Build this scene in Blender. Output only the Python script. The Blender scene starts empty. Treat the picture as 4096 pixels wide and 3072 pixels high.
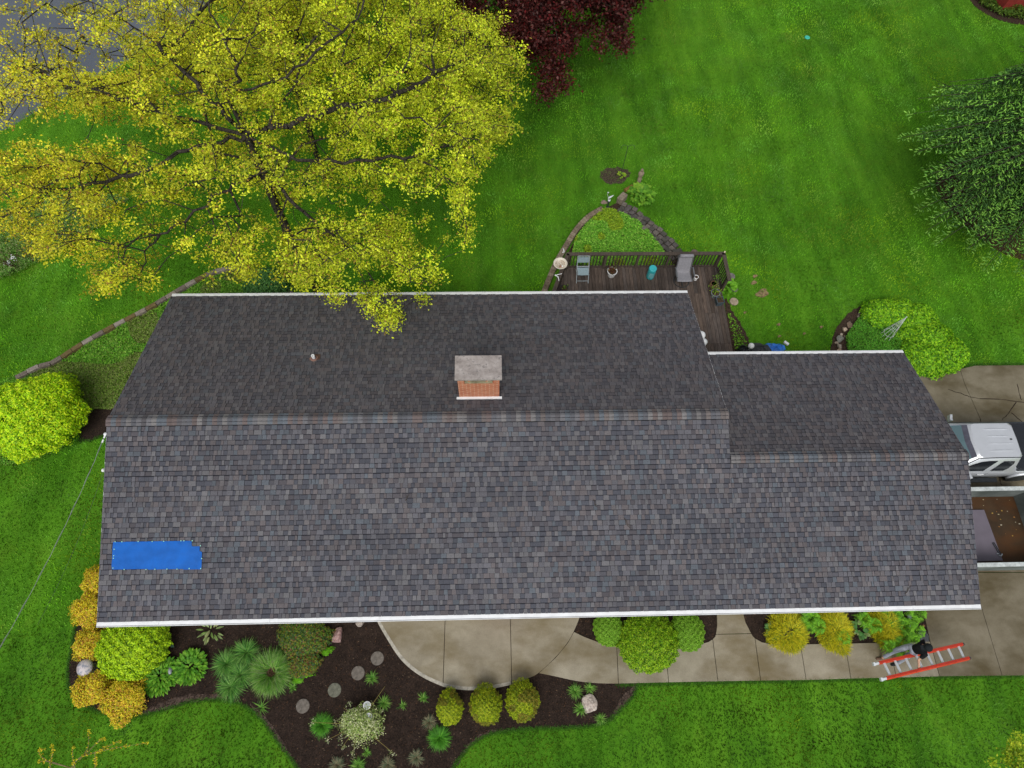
import bpy, math, random
import numpy as np
from mathutils import Vector, Matrix, Euler
from math import radians, sin, cos, pi
random.seed(7); RNG = np.random.default_rng(7)
S = bpy.context.scene; COL = S.collection

# ------------------------------------------------------------------ camera, world, sun
GZ = 2.70                                   # eave height above the ground
CAM = np.array([11.0563, -1.8645, 19.5926 + GZ]); ROT = (0.43164, -0.021964, -0.021378); FPX = 2630.6
cd = bpy.data.cameras.new('camera'); cam = bpy.data.objects.new('camera', cd); COL.objects.link(cam)
cam.location = CAM; cam.rotation_euler = ROT
cd.sensor_width = 36; cd.lens = FPX / 4096 * 36; cd.clip_start = 0.1; cd.clip_end = 2000
S.camera = cam
SUN_EL, SUN_AZ = radians(55), radians(188)   # azimuth: clockwise from +y
W = bpy.data.worlds.new('World'); S.world = W; W.use_nodes = True
nt = W.node_tree; nt.nodes.clear()
sky = nt.nodes.new('ShaderNodeTexSky'); sky.sky_type = 'NISHITA'; sky.sun_disc = False
sky.sun_elevation = SUN_EL; sky.sun_rotation = SUN_AZ; sky.air_density = 1.0; sky.dust_density = 2.0; sky.ozone_density = 1.0
hs = nt.nodes.new('ShaderNodeHueSaturation'); hs.inputs['Saturation'].default_value = 0.25
bg = nt.nodes.new('ShaderNodeBackground'); bg.inputs['Strength'].default_value = 0.13
wo = nt.nodes.new('ShaderNodeOutputWorld')
nt.links.new(sky.outputs[0], hs.inputs['Color']); nt.links.new(hs.outputs[0], bg.inputs[0]); nt.links.new(bg.outputs[0], wo.inputs[0])
sd = bpy.data.lights.new('sun', 'SUN'); sd.energy = 1.5; sd.angle = radians(32); sd.color = (1.0, 0.97, 0.92)
sun = bpy.data.objects.new('sun', sd); COL.objects.link(sun)
sdir = Vector((sin(SUN_AZ) * cos(SUN_EL), cos(SUN_AZ) * cos(SUN_EL), sin(SUN_EL)))
sun.rotation_euler = sdir.to_track_quat('Z', 'Y').to_euler(); sun.location = (0, 0, 40)
S.view_settings.view_transform = 'Standard'; S.view_settings.look = 'None'; S.view_settings.gamma = 1
S.view_settings.exposure = 0.16

# ------------------------------------------------------------------ photo pixel (4096x3072) -> world point
CM = np.array(Euler(ROT).to_matrix())
def ray(px, py): return CM @ np.array([(px - 2048) / FPX, -(py - 1536) / FPX, -1.0])
def G(px, py, z=0.0):
    d = ray(px, py); t = (z - CAM[2]) / d[2]; return Vector(CAM + t * d)
def GP(pts, z=0.0): return [G(a, b, z) for a, b in pts]
def proj(P):
    v = (np.asarray(P) - CAM) @ CM
    return 2048 + FPX * v[..., 0] / -v[..., 2], 1536 - FPX * v[..., 1] / -v[..., 2]
def inpoly(x, y, poly):
    x = np.asarray(x, float); y = np.asarray(y, float); r = np.zeros(x.shape, bool); n = len(poly)
    for i in range(n):
        x1, y1 = poly[i][0], poly[i][1]; x2, y2 = poly[(i + 1) % n][0], poly[(i + 1) % n][1]
        if y1 == y2: continue
        c = ((y1 > y) != (y2 > y)) & (x < (x2 - x1) * (y - y1) / (y2 - y1) + x1); r ^= c
    return r
def crom(pts, n=6, closed=False):
    P = [Vector(p) for p in pts]; out = []; m = len(P)
    for i in range(m if closed else m - 1):
        a = P[(i - 1) % m] if closed or i > 0 else P[0]; b = P[i]; c = P[(i + 1) % m]
        d = P[(i + 2) % m] if closed or i + 2 < m else P[-1]
        for k in range(n):
            t = k / n
            out.append(0.5 * ((2 * b) + (c - a) * t + (2 * a - 5 * b + 4 * c - d) * t * t + (3 * b - a - 3 * c + d) * t ** 3))
    if not closed: out.append(P[-1])
    return out

# ------------------------------------------------------------------ materials
MATS = {}
def nodes(name, rough=0.8, spec=0.3):
    m = bpy.data.materials.new(name); m.use_nodes = True; n = m.node_tree; b = n.nodes['Principled BSDF']
    b.inputs['Roughness'].default_value = rough; b.inputs['Specular IOR Level'].default_value = spec
    MATS[name] = m; return m, n, b
def noise_fac(n, scale, detail=4, rough=0.6, vec=None, stretch=None, rot=0):
    t = n.nodes.new('ShaderNodeTexNoise'); t.inputs['Scale'].default_value = scale
    t.inputs['Detail'].default_value = detail; t.inputs['Roughness'].default_value = rough
    tc = n.nodes.new('ShaderNodeTexCoord'); src = tc.outputs['Object']
    if stretch:
        mp = n.nodes.new('ShaderNodeMapping'); mp.inputs['Scale'].default_value = stretch; mp.inputs['Rotation'].default_value = (0, 0, rot)
        n.links.new(src, mp.inputs['Vector']); src = mp.outputs[0]
    n.links.new(src, t.inputs['Vector']); return t.outputs['Fac']
def ramp(n, fac, stops):
    r = n.nodes.new('ShaderNodeValToRGB'); e = r.color_ramp.elements
    while len(e) < len(stops): e.new(0.5)
    for i, (p, c) in enumerate(stops):
        e[i].position = p; e[i].color = (*c, 1) if len(c) == 3 else c
    n.links.new(fac, r.inputs[0]); return r.outputs[0]
def mix(n, fac, a, b, mode='MIX'):
    x = n.nodes.new('ShaderNodeMix'); x.data_type = 'RGBA'; x.blend_type = mode
    for sock, v in ((x.inputs[0], fac), (x.inputs[6], a), (x.inputs[7], b)):
        if isinstance(v, (int, float)): sock.default_value = v
        elif isinstance(v, tuple): sock.default_value = (*v, 1)
        else: n.links.new(v, sock)
    return x.outputs[2]
def bump(n, b, fac, strength=0.3, dist=0.02):
    bp = n.nodes.new('ShaderNodeBump'); bp.inputs['Strength'].default_value = strength; bp.inputs['Distance'].default_value = dist
    n.links.new(fac, bp.inputs['Height']); n.links.new(bp.outputs[0], b.inputs['Normal'])
def plain(name, c, rough=0.6, spec=0.3, metal=0.0, var=0.12, scale=6.0):
    """one colour with slight grime noise"""
    m, n, b = nodes(name, rough, spec); b.inputs['Metallic'].default_value = metal
    f = noise_fac(n, scale, 5, 0.65)
    lo = tuple(x * (1 - var * 2.2) for x in c); hi = tuple(min(1, x * (1 + var)) for x in c)
    n.links.new(ramp(n, f, [(0.3, lo), (0.65, hi)]), b.inputs['Base Color']); return m
def attr_mat(name, rough=0.8, spec=0.2, var=(0.8, 1.15), nscale=40, bumpd=0.0, trans=0.0):
    """colour stored on the faces, times a fine noise; trans = thin leaf that lets light through"""
    m, n, b = nodes(name, rough, spec)
    a = n.nodes.new('ShaderNodeAttribute'); a.attribute_name = 'Col'
    f = noise_fac(n, nscale, 3, 0.6)
    g = ramp(n, f, [(0.3, (var[0],) * 3), (0.7, (var[1],) * 3)])
    c = mix(n, 1.0, a.outputs['Color'], g, 'MULTIPLY'); n.links.new(c, b.inputs['Base Color'])
    if bumpd: bump(n, b, f, 0.6, bumpd)
    if trans:
        t = n.nodes.new('ShaderNodeBsdfTranslucent'); n.links.new(c, t.inputs[0])
        s = n.nodes.new('ShaderNodeMixShader'); s.inputs[0].default_value = trans
        o = n.nodes['Material Output']; n.links.new(b.outputs[0], s.inputs[1]); n.links.new(t.outputs[0], s.inputs[2]); n.links.new(s.outputs[0], o.inputs[0])
    return m
M_LEAF = attr_mat('leaf', 0.55, 0.25, (0.85, 1.12), 9, 0, 0.3)
M_NEEDLE = attr_mat('needle', 0.7, 0.15, (0.75, 1.2), 14)
M_PAINT = attr_mat('painted', 0.6, 0.3, (0.85, 1.05), 12)
M_SHINGLE = attr_mat('shingle', 0.95, 0.12, (0.72, 1.25), 55, 0.002)
M_STONE = attr_mat('stone', 0.9, 0.15, (0.6, 1.25), 14, 0.02)
M_BARK = plain('bark', (0.05, 0.043, 0.036), 0.95, 0.1, var=0.4, scale=14)
M_TWIG = plain('twig_bark', (0.075, 0.06, 0.045), 0.95, 0.1, var=0.3, scale=20)
M_WHITE = plain('white_metal', (0.78, 0.79, 0.80), 0.45, 0.4, var=0.05, scale=3)
M_DARKW = plain('dark_plastic', (0.03, 0.035, 0.04), 0.5, 0.4, var=0.2)

def lawn_material():
    m, n, b = nodes('lawn', 0.9, 0.12)
    big = noise_fac(n, 0.16, 5, 0.6)
    streak = noise_fac(n, 0.5, 5, 0.65, stretch=(2.2, 0.45, 1), rot=radians(58))
    streak2 = noise_fac(n, 0.55, 4, 0.6, stretch=(0.5, 2.6, 1), rot=radians(10))
    patch = noise_fac(n, 1.7, 5, 0.7)
    fine = noise_fac(n, 22, 6, 0.75, stretch=(1, 1.6, 1), rot=0.6)
    c1 = ramp(n, big, [(0.3, (0.052, 0.172, 0.007)), (0.52, (0.070, 0.212, 0.009)), (0.72, (0.092, 0.248, 0.011))])
    c2 = ramp(n, streak, [(0.34, (0.55, 0.62, 0.6)), (0.5, (1, 1, 1)), (0.68, (1.55, 1.35, 1.6))])
    c = mix(n, 0.85, c1, c2, 'MULTIPLY')
    c = mix(n, ramp(n, patch, [(0.52, (0, 0, 0)), (0.74, (0.6, 0.6, 0.6))]), c, (0.085, 0.17, 0.010))
    c = mix(n, 0.95, c, ramp(n, fine, [(0.28, (0.6, 0.65, 0.6)), (0.5, (0.95, 0.95, 0.95)), (0.72, (1.4, 1.35, 1.4))]), 'MULTIPLY')
    n.links.new(c, b.inputs['Base Color']); bump(n, b, fine, 0.8, 0.03); return m
def mulch_material():
    m, n, b = nodes('mulch', 0.95, 0.1)
    f = noise_fac(n, 30, 7, 0.8); g = noise_fac(n, 3, 4, 0.6)
    c = ramp(n, f, [(0.32, (0.010, 0.007, 0.006)), (0.5, (0.030, 0.021, 0.017)), (0.66, (0.068, 0.043, 0.032)), (0.8, (0.13, 0.075, 0.05))])
    c = mix(n, 0.6, c, ramp(n, g, [(0.3, (0.6, 0.6, 0.6)), (0.7, (1.5, 1.45, 1.4))]), 'MULTIPLY')
    n.links.new(c, b.inputs['Base Color']); bump(n, b, f, 1.0, 0.03); return m
def concrete_material(name, a, bcol, stain, rough=0.85):
    m, n, b = nodes(name, rough, 0.25)
    f = noise_fac(n, 0.9, 6, 0.65); g = noise_fac(n, 0.45, 4, 0.6, stretch=(1, 1.8, 1)); h = noise_fac(n, 45, 5, 0.8)
    c = ramp(n, f, [(0.3, a), (0.68, bcol)])
    c = mix(n, ramp(n, g, [(0.44, (0, 0, 0)), (0.66, (0.9, 0.9, 0.9))]), c, stain)
    c = mix(n, 0.7, c, ramp(n, h, [(0.3, (0.7, 0.7, 0.7)), (0.7, (1.2, 1.2, 1.2))]), 'MULTIPLY')
    n.links.new(c, b.inputs['Base Color']); bump(n, b, h, 0.25, 0.004); return m
def wood_material(name, a, bcol, rot=0.0):
    m, n, b = nodes(name, 0.8, 0.25)
    tcr = noise_fac(n, 5, 6, 0.7, stretch=(9, 0.8, 3), rot=rot); p = noise_fac(n, 1.1, 4, 0.6)
    at = n.nodes.new('ShaderNodeAttribute'); at.attribute_name = 'Col'
    c = ramp(n, tcr, [(0.3, a), (0.7, bcol)]); c = mix(n, 1.0, c, at.outputs['Color'], 'MULTIPLY')
    c = mix(n, 0.5, c, ramp(n, p, [(0.3, (0.6, 0.6, 0.6)), (0.7, (1.5, 1.45, 1.4))]), 'MULTIPLY')
    n.links.new(c, b.inputs['Base Color']); bump(n, b, tcr, 0.3, 0.004); return m
def brick_material():
    m, n, b = nodes('brick', 0.85, 0.2)
    tc = n.nodes.new('ShaderNodeTexCoord'); mp = n.nodes.new('ShaderNodeMapping')
    sx = n.nodes.new('ShaderNodeSeparateXYZ'); cx = n.nodes.new('ShaderNodeCombineXYZ'); ad = n.nodes.new('ShaderNodeMath')
    n.links.new(tc.outputs['Object'], sx.inputs[0]); n.links.new(sx.outputs[0], ad.inputs[0]); n.links.new(sx.outputs[1], ad.inputs[1])
    n.links.new(ad.outputs[0], cx.inputs[0]); n.links.new(sx.outputs[2], cx.inputs[1])
    t = n.nodes.new('ShaderNodeTexBrick'); t.inputs['Scale'].default_value = 1.0
    t.inputs['Brick Width'].default_value = 0.22; t.inputs['Row Height'].default_value = 0.066; t.inputs['Mortar Size'].default_value = 0.0065
    t.inputs['Color1'].default_value = (0.42, 0.10, 0.04, 1); t.inputs['Color2'].default_value = (0.50, 0.17, 0.08, 1); t.inputs['Mortar'].default_value = (0.6, 0.45, 0.33, 1)
    n.links.new(cx.outputs[0], t.inputs['Vector'])
    f = noise_fac(n, 5, 4); c = mix(n, 0.6, t.outputs['Color'], ramp(n, f, [(0.3, (0.75, 0.7, 0.7)), (0.7, (1.2, 1.3, 1.3))]), 'MULTIPLY')
    n.links.new(c, b.inputs['Base Color']); bump(n, b, t.outputs['Fac'], -0.5, 0.006); return m
def water_material():
    m, n, b = nodes('pond_water', 0.12, 0.5)
    f = noise_fac(n, 0.4, 4); n.links.new(ramp(n, f, [(0.3, (0.075, 0.088, 0.11)), (0.7, (0.10, 0.113, 0.135))]), b.inputs['Base Color'])
    bump(n, b, noise_fac(n, 5, 3), 0.08, 0.02); return m
def lichen_material():
    m, n, b = nodes('weathered_cap', 0.9, 0.15)
    f = noise_fac(n, 4, 8, 0.7); g = noise_fac(n, 11, 7, 0.75)
    c = ramp(n, f, [(0.3, (0.22, 0.19, 0.175)), (0.6, (0.38, 0.34, 0.32)), (0.75, (0.5, 0.46, 0.43))])
    c = mix(n, ramp(n, g, [(0.55, (0, 0, 0)), (0.66, (0.85, 0.85, 0.85))]), c, (0.085, 0.085, 0.09))
    n.links.new(c, b.inputs['Base Color']); bump(n, b, g, 0.3, 0.01); return m
M_LAWN = lawn_material(); M_MULCH = mulch_material()
M_CONC = concrete_material('concrete', (0.22, 0.19, 0.135), (0.37, 0.33, 0.25), (0.16, 0.125, 0.065))
M_DRIVE = concrete_material('old_concrete', (0.14, 0.118, 0.075), (0.235, 0.205, 0.145), (0.085, 0.065, 0.03))
M_EDGE = plain('concrete_edge', (0.42, 0.39, 0.33), 0.85, 0.2, var=0.2, scale=9)
M_DECK = wood_material('deck_wood', (0.034, 0.026, 0.022), (0.115, 0.090, 0.076))
M_RAIL = wood_material('rail_wood', (0.035, 0.027, 0.022), (0.105, 0.083, 0.066), pi / 2)
M_BRICK = brick_material(); M_WATER = water_material(); M_CAP = lichen_material()

# ------------------------------------------------------------------ mesh helpers
class MB:
    def __init__(s): s.v = []; s.f = []; s.c = []; s.mi = []
    def add(s, vs, fs, col=(1, 1, 1), mi=0):
        o = len(s.v); s.v += [tuple(v) for v in vs]
        for f in fs: s.f.append(tuple(i + o for i in f)); s.c.append(col); s.mi.append(mi)
    def box(s, cx, cy, cz, sx, sy, sz, rot=0.0, col=(1, 1, 1), mi=0, mat=None, taper=1.0):
        c, q = cos(rot), sin(rot); vs = []
        for dz in (-.5, .5):
            k = taper if dz > 0 else 1.0
            for dx, dy in ((-.5, -.5), (.5, -.5), (.5, .5), (-.5, .5)):
                x, y = dx * sx * k, dy * sy * k; vs.append((cx + c * x - q * y, cy + q * x + c * y, cz + dz * sz))
        if mat: vs = [mat @ Vector(v) for v in vs]
        s.add(vs, [(3, 2, 1, 0), (4, 5, 6, 7), (0, 1, 5, 4), (1, 2, 6, 5), (2, 3, 7, 6), (3, 0, 4, 7)], col, mi)
    def prism(s, poly, z0, z1, col=(1, 1, 1), mi=0, bottom=False):
        n = len(poly); a = sum(poly[i][0] * poly[(i + 1) % n][1] - poly[(i + 1) % n][0] * poly[i][1] for i in range(n))
        if a < 0: poly = poly[::-1]
        vs = [(p[0], p[1], z0) for p in poly] + [(p[0], p[1], z1) for p in poly]
        fs = [tuple(range(n, 2 * n))] + [(i, (i + 1) % n, n + (i + 1) % n, n + i) for i in range(n)]
        if bottom: fs.append(tuple(range(n - 1, -1, -1)))
        s.add(vs, fs, col, mi)
    def tube(s, pts, r, n=6, col=(1, 1, 1), mi=0, cap=True):
        pts = [Vector(p) for p in pts]; rs = r if isinstance(r, (list, tuple)) else [r] * len(pts); vs = []
        up = Vector((0, 0, 1)); prev = None
        for i, p in enumerate(pts):
            d = (pts[min(i + 1, len(pts) - 1)] - pts[max(i - 1, 0)]); d = d.normalized() if d.length > 1e-9 else Vector((0, 0, 1))
            if prev is None: a = d.cross(up if abs(d.z) < .9 else Vector((1, 0, 0))).normalized()
            else: a = (prev - d * prev.dot(d)); a = a.normalized() if a.length > 1e-6 else d.orthogonal().normalized()
            prev = a; b = d.cross(a)
            for k in range(n): t = 2 * pi * k / n; vs.append(p + (a * cos(t) + b * sin(t)) * rs[i])
        fs = [(i * n + k, i * n + (k + 1) % n, (i + 1) * n + (k + 1) % n, (i + 1) * n + k) for i in range(len(pts) - 1) for k in range(n)]
        if cap: fs += [tuple(range(n - 1, -1, -1)), tuple((len(pts) - 1) * n + k for k in range(n))]
        s.add(vs, fs, col, mi)
    def lathe(s, prof, c=(0, 0, 0), n=24, col=(1, 1, 1), mi=0, sx=1, sy=1):
        vs = []
        for r, z in prof:
            for k in range(n): t = 2 * pi * k / n; vs.append((c[0] + r * cos(t) * sx, c[1] + r * sin(t) * sy, c[2] + z))
        fs = [(i * n + k, i * n + (k + 1) % n, (i + 1) * n + (k + 1) % n, (i + 1) * n + k) for i in range(len(prof) - 1) for k in range(n)]
        if prof[-1][0] > 1e-4: fs.append(tuple((len(prof) - 1) * n + k for k in range(n)))
        if prof[0][0] > 1e-4: fs.append(tuple(range(n - 1, -1, -1)))
        s.add(vs, fs, col, mi)
    def grid(s, fn, nu, nv, col=(1, 1, 1), mi=0):
        vs = [fn(i / nu, j / nv) for j in range(nv + 1) for i in range(nu + 1)]
        fs = [(j * (nu + 1) + i, j * (nu + 1) + i + 1, (j + 1) * (nu + 1) + i + 1, (j + 1) * (nu + 1) + i) for j in range(nv) for i in range(nu)]
        s.add(vs, fs, col, mi)
    def build(s, name, mat, parent=None, smooth=False, bevel=0.0, loc=None):
        me = bpy.data.meshes.new(name)
        vs = s.v
        if parent is not None and parent.type == 'EMPTY' or loc is not None:
            L = Vector(loc) if loc is not None else abs_loc(parent); vs = [(v[0] - L[0], v[1] - L[1], v[2] - L[2]) for v in vs]
        elif parent is not None: L = abs_loc(parent); vs = [(v[0] - L[0], v[1] - L[1], v[2] - L[2]) for v in vs]
        me.from_pydata(vs, [], s.f); me.update()
        for m in (mat if isinstance(mat, (list, tuple)) else [mat]): me.materials.append(m)
        if any(s.mi): me.polygons.foreach_set('material_index', s.mi)
        a = me.attributes.new('Col', 'FLOAT_COLOR', 'FACE'); a.data.foreach_set('color', np.array([(*c, 1) for c in s.c], dtype=np.float32).ravel())
        if smooth: me.polygons.foreach_set('use_smooth', [True] * len(me.polygons))
        o = bpy.data.objects.new(name, me); COL.objects.link(o)
        if parent is not None: o.parent = parent
        elif loc is not None: o.location = loc
        if bevel:
            b = o.modifiers.new('bevel', 'BEVEL'); b.width = bevel; b.segments = 2; b.limit_method = 'ANGLE'; b.angle_limit = radians(40)
        return o
def abs_loc(o):
    L = Vector((0, 0, 0))
    while o is not None: L += o.location; o = o.parent
    return L
def tag(o, label=None, cat=None, group=None, kind=None):
    if label: o['label'] = label
    if cat: o['category'] = cat
    if group: o['group'] = group
    if kind: o['kind'] = kind
    return o
def empty(name, loc, label, cat, group=None):
    o = bpy.data.objects.new(name, None); COL.objects.link(o); o.location = Vector(loc); o.empty_display_size = 0.2
    return tag(o, label, cat, group)
def np_mesh(name, V, F, C, mat, parent=None, smooth=False):
    """V (n,3), F (m,k) all the same k, C (m,3)"""
    V = np.asarray(V, np.float32)
    if parent is not None: V = V - np.array(abs_loc(parent), np.float32)
    me = bpy.data.meshes.new(name); k = F.shape[1]
    me.vertices.add(len(V)); me.vertices.foreach_set('co', V.ravel())
    me.loops.add(F.size); me.loops.foreach_set('vertex_index', F.astype(np.int32).ravel())
    me.polygons.add(len(F)); me.polygons.foreach_set('loop_start', (np.arange(len(F)) * k).astype(np.int32))
    me.polygons.foreach_set('loop_total', np.full(len(F), k, np.int32))
    me.update(calc_edges=True); me.validate()
    me.materials.append(mat)
    a = me.attributes.new('Col', 'FLOAT_COLOR', 'FACE'); a.data.foreach_set('color', np.hstack([C, np.ones((len(C), 1))]).astype(np.float32).ravel())
    if smooth: me.polygons.foreach_set('use_smooth', np.ones(len(F), bool))
    o = bpy.data.objects.new(name, me); COL.objects.link(o)
    if parent is not None: o.parent = parent
    return o
def unit(a): return a / np.maximum(np.linalg.norm(a, axis=-1, keepdims=True), 1e-9)
def palette(n, cols, w=None, jit=0.12):
    cols = np.array(cols, float); i = RNG.choice(len(cols), n, p=None if w is None else np.array(w) / sum(w))
    return cols[i] * (1 + RNG.normal(0, jit, (n, 1))) .clip(0.4, 1.8)
def leaves(P, N, L, Wd, C):
    """diamond leaves at P facing N; returns V,F,C"""
    n = len(P); L = np.broadcast_to(np.asarray(L, float), (n,))[:, None]; Wd = np.broadcast_to(np.asarray(Wd, float), (n,))[:, None]
    N = unit(N); t = unit(np.cross(N, RNG.normal(size=(n, 3)))); s = np.cross(N, t)
    V = np.stack([P - t * L * .5, P + s * Wd * .5 + N * L * .06 - t * L * .05, P + t * L * .5 - N * L * .1, P - s * Wd * .5 + N * L * .06 - t * L * .05], 1).reshape(-1, 3)
    return V, np.arange(4 * n).reshape(n, 4), C
def blades(base, az, L, Wd, lean, droop, C, seg=3):
    """curved grass blades; base (n,3); az azimuth; L length; lean 0..1 start tilt; droop curvature"""
    n = len(base); d = np.stack([np.cos(az), np.sin(az), np.zeros(n)], 1); s = np.stack([-np.sin(az), np.cos(az), np.zeros(n)], 1)
    p = base.copy(); th = np.asarray(lean) * np.ones(n); rows = []; st = np.asarray(L) / seg
    for k in range(seg + 1):
        w = (np.broadcast_to(np.asarray(Wd, float), (n,)) * (1 - (k / seg) ** 1.6) * 0.5 + 0.0008)[:, None]
        rows.append(np.stack([p - s * w, p + s * w], 1))
        p = p + (d * np.sin(th)[:, None] + np.array([0, 0, 1]) * np.cos(th)[:, None]) * np.broadcast_to(st, (n,))[:, None]; th = th + np.asarray(droop)
    V = np.stack(rows, 1).reshape(n, -1, 3); m = 2 * (seg + 1)
    F = np.array([(2 * k, 2 * k + 1, 2 * k + 3, 2 * k + 2) for k in range(seg)])
    Fa = (F[None] + (np.arange(n) * m)[:, None, None]).reshape(-1, 4)
    V[..., 2] = np.maximum(V[..., 2], 0.015)
    return V.reshape(-1, 3), Fa, np.repeat(C, seg, 0)
def cat(parts):
    V, F, C, o = [], [], [], 0
    for v, f, c in parts: V.append(v); F.append(f + o); C.append(c); o += len(v)
    return np.vstack(V), np.vstack(F), np.vstack(C)

# ================================================================== GROUND
shore = [(-700, 640), (-300, 560), (0, 488), (116, 417), (217, 370), (324, 301), (417, 259), (509, 199), (580, 140), (694, 97), (790, 20), (900, -200), (1000, -500)]
SH = GP(shore); POND = [(p.x, p.y) for p in SH] + [(5, 60), (-70, 60), (-70, 15)]
def shore_d(x, y):
    """signed distance to the shoreline, positive on the pond side"""
    d = np.full(x.shape, 1e9)
    for i in range(len(SH) - 1):
        ax, ay, bx, by = SH[i].x, SH[i].y, SH[i + 1].x, SH[i + 1].y; dx, dy = bx - ax, by - ay
        t = np.clip(((x - ax) * dx + (y - ay) * dy) / (dx * dx + dy * dy), 0, 1); d = np.minimum(d, np.hypot(x - ax - t * dx, y - ay - t * dy))
    return np.where(inpoly(x, y, POND), d, -d)
gx = np.r_[np.linspace(-400, -41, 18), np.arange(-40, 60, 0.5), np.linspace(61, 400, 18)]
gy = np.r_[np.linspace(-300, -21, 12), np.arange(-20, 60, 0.5), np.linspace(61, 500, 18)]
X, Y = np.meshgrid(gx, gy); d = shore_d(X, Y)
Z = -0.9 * np.clip((d + 0.6) / 1.6, 0, 1) ** 0.8 + 0.02 * np.sin(X * .5) * np.sin(Y * .4) * (np.abs(Y - 4) > 12)
Z -= 0.02
V = np.stack([X, Y, Z], -1).reshape(-1, 3); nx, ny = len(gx), len(gy)
I = np.arange(nx * ny).reshape(ny, nx); F = np.stack([I[:-1, :-1], I[:-1, 1:], I[1:, 1:], I[1:, :-1]], -1).reshape(-1, 4)
tag(np_mesh('lawn', V, F, np.ones((len(F), 3)), M_LAWN, smooth=True), kind='structure')
mb = MB(); mb.add([(-120, 8, -.35), (12, 8, -.35), (12, 140, -.35), (-120, 140, -.35)], [(0, 1, 2, 3)]); tag(mb.build('pond_water', M_WATER), kind='structure')

def sheet(name, poly, z, mat, kind='structure'):
    m = MB(); m.prism([(p.x, p.y) for p in poly], -0.1, z); o = m.build(name, mat); return tag(o, kind=kind)
def rough_edge(poly, amp=0.03):
    out = []
    for i, p in enumerate(poly):
        out.append(p + Vector((random.uniform(-amp, amp), random.uniform(-amp, amp), 0)))
    return out
FRONT_EDGE = [(345, 2380), (305, 2500), (285, 2600), (272, 2670), (275, 2740), (300, 2790), (345, 2825), (400, 2848), (470, 2865), (540, 2867), (620, 2850), (690, 2830), (760, 2808), (850, 2799), (930, 2806), (990, 2830), (1040, 2870), (1080, 2920), (1120, 2980), (1160, 3030), (1195, 3090), (1215, 3180), (1800, 3180), (1812, 3080), (1850, 3020), (1890, 2975), (1950, 2940), (2020, 2925), (2120, 2915), (2250, 2912), (2360, 2905), (2420, 2890), (2470, 2850), (2510, 2810), (2535, 2780), (2550, 2733)]
fe = crom(GP(FRONT_EDGE), 8)
BED = rough_edge(fe, 0.025) + GP([(2550, 2640), (2400, 2300), (700, 2200), (420, 2250)])
sheet('mulch_bed', BED, 0.015, M_MULCH)
BEDB = rough_edge(crom(GP([(2280, 2500), (2344, 2560), (2467, 2600), (2715, 2600), (2880, 2570), (2880, 2400)]), 4), 0.005) + GP([(2880, 2250), (2280, 2250)])
sheet('mulch_bed', BEDB, 0.017, M_MULCH)
BEDC = GP([(2960, 2440), (2990, 2540), (3060, 2590), (3740, 2575), (3705, 2440), (3690, 2250), (2960, 2250)])
sheet('mulch_bed', BEDC, 0.017, M_MULCH)
SIDE = rough_edge(crom(GP([(470, 1600), (400, 1620), (350, 1660), (318, 1740), (322, 1768), (380, 1757), (430, 1742), (520, 1745)]), 5), 0.04)
sheet('mulch_bed', SIDE, 0.015, M_MULCH)
M_SOIL = plain('soil', (0.055, 0.036, 0.025), 0.95, 0.1, var=0.5, scale=22)
SOILR = rough_edge(crom(GP([(2905, 1190), (2925, 1240), (2960, 1290), (2985, 1340), (3000, 1380), (3010, 1430), (2935, 1430), (2900, 1200)]), 5), 0.04)
sheet('soil_strip', SOILR, 0.012, M_SOIL)
HOOKSOIL = rough_edge(crom(GP([(2395, 700), (2420, 678), (2470, 668), (2510, 680), (2520, 705), (2470, 735), (2420, 730)], 0), 4, True), 0.06)
sheet('soil_patch', HOOKSOIL, 0.004, plain('thin_soil', (0.075, 0.06, 0.04), 0.95, 0.1, var=0.5, scale=18))
RBED = rough_edge(crom(GP([(3322, 1440), (3326, 1385), (3340, 1325), (3368, 1280), (3415, 1240), (3470, 1212), (3540, 1205), (3640, 1215), (3700, 1240), (3760, 1320), (3830, 1400), (3835, 1450), (3700, 1500)]), 5), 0.03)
sheet('soil_bed', RBED, 0.010, M_SOIL)
DECKBED = crom(GP([(2235, 1230), (2250, 1080), (2300, 960), (2380, 860), (2440, 825), (2490, 812), (2560, 860), (2660, 940), (2715, 1010), (2735, 1100)]), 5)
sheet('soil_bed', DECKBED, 0.012, M_SOIL)
LBANK = crom(GP([(120, 1490), (208, 1452), (324, 1376), (463, 1298), (602, 1226), (708, 1163), (829, 1097), (930, 1072), (1040, 1090), (1120, 1130), (1158, 1165), (1200, 1230)]), 4) + GP([(1150, 1400), (520, 1700), (330, 1740), (100, 1780), (0, 1840), (-60, 1560)])
sheet('soil_bed', LBANK, 0.008, plain('bank_soil', (0.085, 0.17, 0.022), 0.95, 0.1, var=0.5, scale=9))
FARBED = crom(GP([(3860, -60), (3880, 0), (3920, 40), (3990, 78), (4096, 98), (4250, 100)]), 5) + GP([(4400, 0), (4400, -200), (3860, -200)])
sheet('soil_bed', FARBED, 0.008, M_SOIL)

M_PALESOIL = plain('pale_soil', (0.085, 0.060, 0.048), 0.95, 0.1, var=0.45, scale=16)
for pts in ([(560, 2858), (640, 2812), (740, 2780), (850, 2776), (900, 2790), (850, 2800), (760, 2809), (690, 2831), (620, 2850)], [(2440, 2885), (2470, 2820), (2505, 2770), (2545, 2740), (2530, 2790), (2500, 2822), (2470, 2852)], [(1830, 3060), (1870, 2980), (1930, 2935), (1990, 2915), (1950, 2942), (1890, 2978), (1850, 3022)], [(1000, 2815), (1060, 2870), (1130, 2960), (1180, 3040), (1160, 3032), (1120, 2982), (1080, 2922), (1040, 2872)]):
    sheet('soil_patch', rough_edge(crom(GP(pts), 5, True), .03), .019, M_PALESOIL)
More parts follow.
